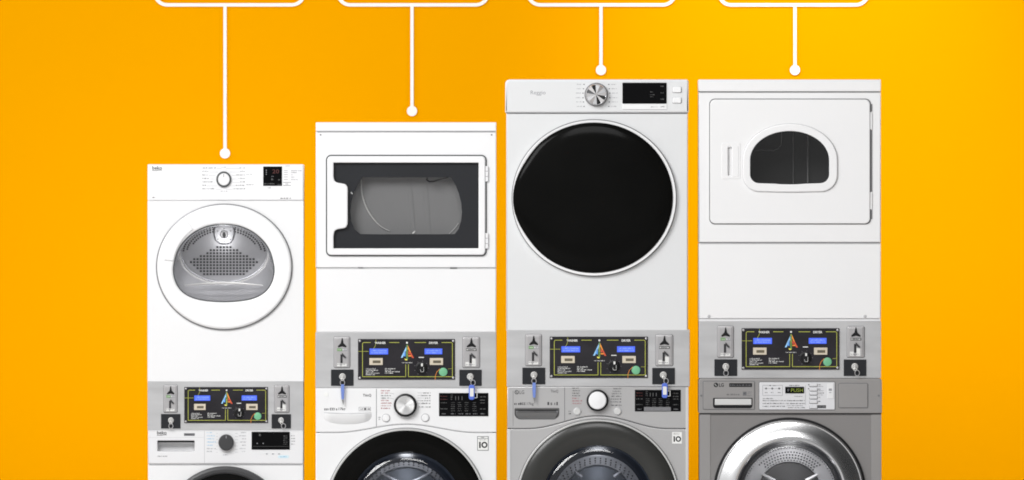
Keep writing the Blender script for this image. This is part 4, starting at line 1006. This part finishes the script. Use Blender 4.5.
# ================================================================== WASHER D
def washer_d():
    t = thing('washing_machine', 'dark grey washer with a wide chrome door ring and a white printed control label', 'washer', 790, FLOOR, GW)
    x0, x1 = 698.6, 881.8
    cx, cy, R = 789.7, 494.2, 74.6
    b = MB(); b.plate(rrect(x0 + .6, 414.2, x1 - .4, 638, .5), -182, 0, 1.0, holes=[ell(cx, cy, 56, 56, 72)]); b.build('body', 'taupe', t)
    b = MB(); b.plate(rrect(x0, 378.4, x1, 413.3, 1.2, tl=2.5, tr=2.5), -182, 1.2, .9); F = b.build('control_fascia', 'taupe_lt', t)
    b = MB(); b.box(x0 + .8, 413.1, x1 - .6, 414.4, -10, -.6); b.build('panel_gap', 'black', t)
    for xa, xb in ((x0 + .8, 710.4), (871.4, x1 - .6)):
        b = MB(); b.plate(rrect(xa, 414.8, xb, 637, .3), -.5, .5, .3); b.build('side_strip', 'taupe_lt', t)
    def frame(nm, x_0, y_0, x_1, y_1, r, mat):
        o = rrect(x_0, y_0, x_1, y_1, r)
        b = MB(); b.plate(offset(clean(o), -.7), 1.1, 1.4, .1); b.build(nm + '_gap', 'seam', F)
        b = MB(); b.plate(o, 1.2, 2.0, .4); return b.build(nm, mat, F)
    DR = frame('drawer', 703.4, 381.6, 754.4, 409.2, .8, 'taupe_lt')
    b = MB(); b.plate(rrect(713, 397.9, 752.4, 408.2, .8, bl=2.5, br=2.5), 1.9, 2.3, .1); b.build('drawer_recess', 'black', F)
    b = MB(); b.plate(rrect(714.8, 398.8, 751.6, 405.0, .5), 2.2, 3.4, .6); b.build('drawer_handle', 'silver_edge', F)
    b = MB(); d = 2.1
    b.lathe(715.9, 384.9, [(2.25, 2.0), (2.2, 2.25)], 24, 0); b.line([(715.7, 384.0), (715.7, 385.8), (716.9, 385.8)], .35, 2.4, 3); b.disc(714.9, 384.3, .35, 2.4, 3)
    b.text('LG', 719.0, 383.2, 723.8, 386.8, d, 0, bold=.02)
    b.plate(rrect(729.2, 383.2, 752, 386.9, .3), 2.0, 2.2, 0, mat=0); b.scribble(730.3, 384.4, 751, 1.3, 2.3, 1)
    b.scribble(726.8, 393.8, 739.4, 1.4, d, 2); b.quad(742.8, 391.6, 746.6, 395.6, d - .02, 1); b.scribble(743.6, 392.4, 746, 1.8, d, 2)
    for y in (391.6, 393.4, 395.2): b.scribble(747.4, y, 751.6, .8, d, 1)
    build_parts(b, 'logo', ['black', 'ink_lt', 'ink', 'ink_white'], F)
    PL = frame('control_label', 759.4, 382.2, 834.8, 409.6, 1.0, 'label_white')
    b = MB(); q = lambda u: 755 + u / 12.0; v = lambda w: 376 + w / 12.0
    b.line([(q(170), v(112)), (q(92), v(112)), (q(92), v(232)), (q(330), v(232)), (q(330), v(112)), (q(255), v(112))], .25, d, 1)
    b.scribble(q(172), v(107), q(252), 1.0, d, 0)
    for u in (118, 192, 275):
        b.disc(q(u + 15), v(150), 1.0, d, 1, 10); b.scribble(q(u), v(192), q(u + 32), .9, d, 0)
    b.line([(q(110), v(150)), (q(310), v(150))], .2, d, 1)
    b.scribble(q(410), v(107), q(545), 1.1, d, 0); b.scribble(q(470), v(238), q(575), .9, d, 1)
    b.scribble(q(92), v(264), q(228), 1.0, d, 0)
    for i, xe in enumerate((598, 598, 372)): b.scribble(q(92), v(288 + i * 34), q(xe), 1.15, d, 0)
    b.scribble(q(380), v(350), q(575), .9, d, 1); b.scribble(q(395), v(374), q(598), .9, d, 0)
    b.line([(q(605), v(112)), (q(605), v(345))], .2, d, 1)
    for w in (98, 152, 198, 250, 298): b.scribble(q(760), v(w), q(rnd.choice((785, 805, 825))), 1.0, d, 0)
    for w in (120, 172, 222): b.scribble(q(760), v(w), q(820), .7, d, 1)
    b.disc(q(643), v(105), .6, d, 0); b.disc(q(643), v(152), .6, d, 0)
    b.quad(q(745), v(350), q(852), v(386), d, 3); b.scribble(q(752), v(361), q(842), 1.2, d + .1, 1)
    build_parts(b, 'lettering', ['ink', 'ink_lt', 'ink_pale', 'ink'], F)
    b = MB(); b.plate(rrect(q(868), v(88), q(942), v(270), .6), 2.0, 2.5, .2); b.quad(q(885), v(150), q(922), v(178), 2.6, 1); b.scribble(q(888), v(192), q(924), 1.0, 2.6, 1); b.build('label_panel', ['fascia', 'ink_pale'], F)
    for w in (88, 142, 190, 238, 290, 352):
        b = MB(); b.plate(rrect(q(655), v(w), q(746), v(w + 36), .6), 2.0, 3.3, .4); b.build('button', 'label_white', F)
        b = MB(); b.plate(rrect(q(651), v(w + 2), q(750), v(w + 42), .6), 2.0, 2.3, .1); b.build('button_recess', 'ring_grey', F)
    b = MB(); b.plate(rrect(q(362), v(130), q(588), v(208), .4), 2.0, 2.7, .2); D = b.build('display', 'screen', F)
    b = MB(); b.text('#', q(386), v(150), q(412), v(186), 2.8, 1); b.text('PUSH', q(432), v(149), q(574), v(192), 2.8, 0); b.build('display_digits', ['led_green', 'ink_lt'], D)
    frame('access_hatch', 838.9, 383.6, 867.6, 407.6, 1.2, 'taupe_lt')
    for x in (701.2, 878.6):
        b = MB(); b.lathe(x, 395.6, [(1.0, 1.2), (1.0, 1.6), (.5, 1.8)], 12); b.build('screw', 'seam', F)
    # chrome door
    b = MB(); b.lathe(cx, cy, [(R + 2.2, .05), (R + 2.0, 1.2), (R - .5, 1.4)], 110, cap=False); b.build('door_gap', 'black', t)
    b = MB(); b.lathe(cx, cy, [(R, .4), (R - .1, 4.5), (R - .8, 6.4), (R - 1.6, 6.9), (R - 2.4, 6.7), (R - 3.2, 6.9), (R - 10, 10.4), (R - 16, 13.0), (R - 18.5, 13.2), (R - 20.2, 12.0), (R - 21.2, 9), (R - 22, 2)], 128, cap=False); D = b.build('door', 'chrome_door', t)
    b = MB(); b.lathe(cx, cy, [(R - 21.2, 3.6), (R - 23, 2.0), (R - 24.6, -1.5), (R - 26, -4), (R - 27.4, -5)], 96, cap=False); b.build('door_inner_ring', 'charcoal', D)
    drum_window(t, D, cx, cy, R - 22.5, 'glass', 'steel_lt', 'drum_grey',
                [(46.0, 40, .6, 0, 0, 20, 160), (42.0, 24, .85, 0, .5, 42, 138), (39.2, 20, .9, 0, 0, 46, 134), (36.4, 19, .9, 0, .5, 46, 134), (33.8, 17, .8, 0, 0, 46, 134)],
                [((757, 471), (775, 481)), ((824, 471), (806, 481))],
                [(48.6, -6), (47.6, -9), (44, -15), (42, -17.3), (32.5, -28.5), (31, -110)])
    b = MB(); b.plate(rrect(x0 + 18, 604, x0 + 48, 630, 2), 0, 1.2, .5); b.build('filter_flap', 'taupe', t)
    feet_and_base(t, x0, x1)
M['label_white'] = mk('white_label_film', (0.66, 0.66, 0.68, 1), 0.4, var=0.02)
M['chrome_door'] = mk('polished_steel_door', (0.72, 0.72, 0.725, 1), 0.22, metal=1.0, var=0.05, scale=(8, 8, 8))
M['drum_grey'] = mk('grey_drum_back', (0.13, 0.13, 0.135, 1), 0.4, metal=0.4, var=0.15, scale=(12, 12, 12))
washer_d()

# bookkeeping property is not part of the scene
for o in list(bpy.data.objects):
    if '_o' in o: del o['_o']

# ================================================================== LIGHT
def area_light(name, loc, target, size, power, col=(1, 1, 1), shape='SQUARE', size_y=None):
    l = bpy.data.lights.new(name, 'AREA'); l.energy = power; l.color = col; l.size = size
    if size_y: l.shape = 'RECTANGLE'; l.size_y = size_y
    o = bpy.data.objects.new(name, l); COL.objects.link(o); o.location = loc
    o.rotation_euler = (Vector(target) - Vector(loc)).to_track_quat('-Z', 'Y').to_euler()
    return o
def spot_light(name, loc, target, power, angle, blend=1.0, col=(1, 1, 1), r=0.2):
    l = bpy.data.lights.new(name, 'SPOT'); l.energy = power; l.color = col; l.spot_size = math.radians(angle); l.spot_blend = blend
    l.shadow_soft_size = r
    o = bpy.data.objects.new(name, l); COL.objects.link(o); o.location = loc
    o.rotation_euler = (Vector(target) - Vector(loc)).to_track_quat('-Z', 'Y').to_euler()
    return o
area_light('key_softbox', (-3.0, -4.8, 4.2), (0, 0, 1.3), 2.4, 270)
area_light('fill_softbox', (0.3, -6.2, 4.8), (0.3, 0, 1.3), 2.2, 125)
for sx, pw in ((-1, 14), (1, 70)):
    area_light('backdrop_strip', (sx * 4.6, 1.0, 1.25 - 0.35 * sx), (sx * 0.5, 3.2, 1.2 - 0.5 * sx), 0.6, pw, shape='RECTANGLE', size_y=3.0)
area_light('backdrop_boom', (0, 1.9, 3.8), (0, 3.2, 0.9), 2.6, 11, size_y=0.5)
spot_light('backdrop_spot', (1.0, 1.5, 3.6), (1.02, 3.2, 1.95), 135, 50)
spot_light('backdrop_glow', (-0.95, 2.0, 1.05), (-1.1, 3.2, 1.05), 17, 150)
spot_light('backdrop_glow', (1.3, 2.0, 0.55), (1.6, 3.2, 0.55), 11, 150)
# point lights added inside the washer drums and dryer A's drum to brighten them
def drum_fill_light(x, y, d, power):
    l = bpy.data.lights.new('drum_fill_light', 'POINT'); l.energy = power; l.shadow_soft_size = 0.012
    o = bpy.data.objects.new('drum_fill_light', l); COL.objects.link(o); o.location = W(x, y, d)
drum_fill_light(406.2, 478, -12, 0.24)
drum_fill_light(597.9, 476, -14, 0.20)
drum_fill_light(789.7, 470, -8, 0.34)
drum_fill_light(223.6, 240, -6, 0.20)

w = bpy.data.worlds.new('World'); C.world = w; w.use_nodes = True
N, L = w.node_tree.nodes, w.node_tree.links
bg = N['Background']
tc = N.new('ShaderNodeTexCoord'); sp = N.new('ShaderNodeSeparateXYZ'); cr = N.new('ShaderNodeValToRGB'); mr = N.new('ShaderNodeMapRange')
L.new(tc.outputs['Generated'], sp.inputs[0]); L.new(sp.outputs['X'], mr.inputs['Value'])
mr.inputs['From Min'].default_value = -1; mr.inputs['From Max'].default_value = 1
L.new(mr.outputs['Result'], cr.inputs['Fac']); L.new(cr.outputs['Color'], bg.inputs['Color'])
e = cr.color_ramp.elements
e[0].position = 0.0; e[0].color = (0.95, 0.95, 0.95, 1)
e[1].position = 1.0; e[1].color = (0.04, 0.04, 0.04, 1)
for p_, v_ in ((0.42, 0.80), (0.52, 0.45), (0.64, 0.07)):
    k_ = e.new(p_); k_.color = (v_, v_, v_, 1)
bg.inputs['Strength'].default_value = 0.82

# ================================================================== CAMERA
cam = bpy.data.cameras.new('camera'); co = bpy.data.objects.new('camera', cam); COL.objects.link(co)
co.location = (0, -CAM_D, (FLOOR - 240) * S); co.rotation_euler = (PI / 2, 0, 0)
cam.sensor_width = 36; cam.lens = 36 * CAM_D / (1024 * S)
cam.clip_start = 1; cam.clip_end = 400
C.camera = co
C.view_settings.view_transform = 'Standard'; C.view_settings.look = 'None'
C.cycles.filter_width = 1.8
C.view_settings.exposure = 0; C.view_settings.gamma = 1
C.render.resolution_x = 1024; C.render.resolution_y = 480
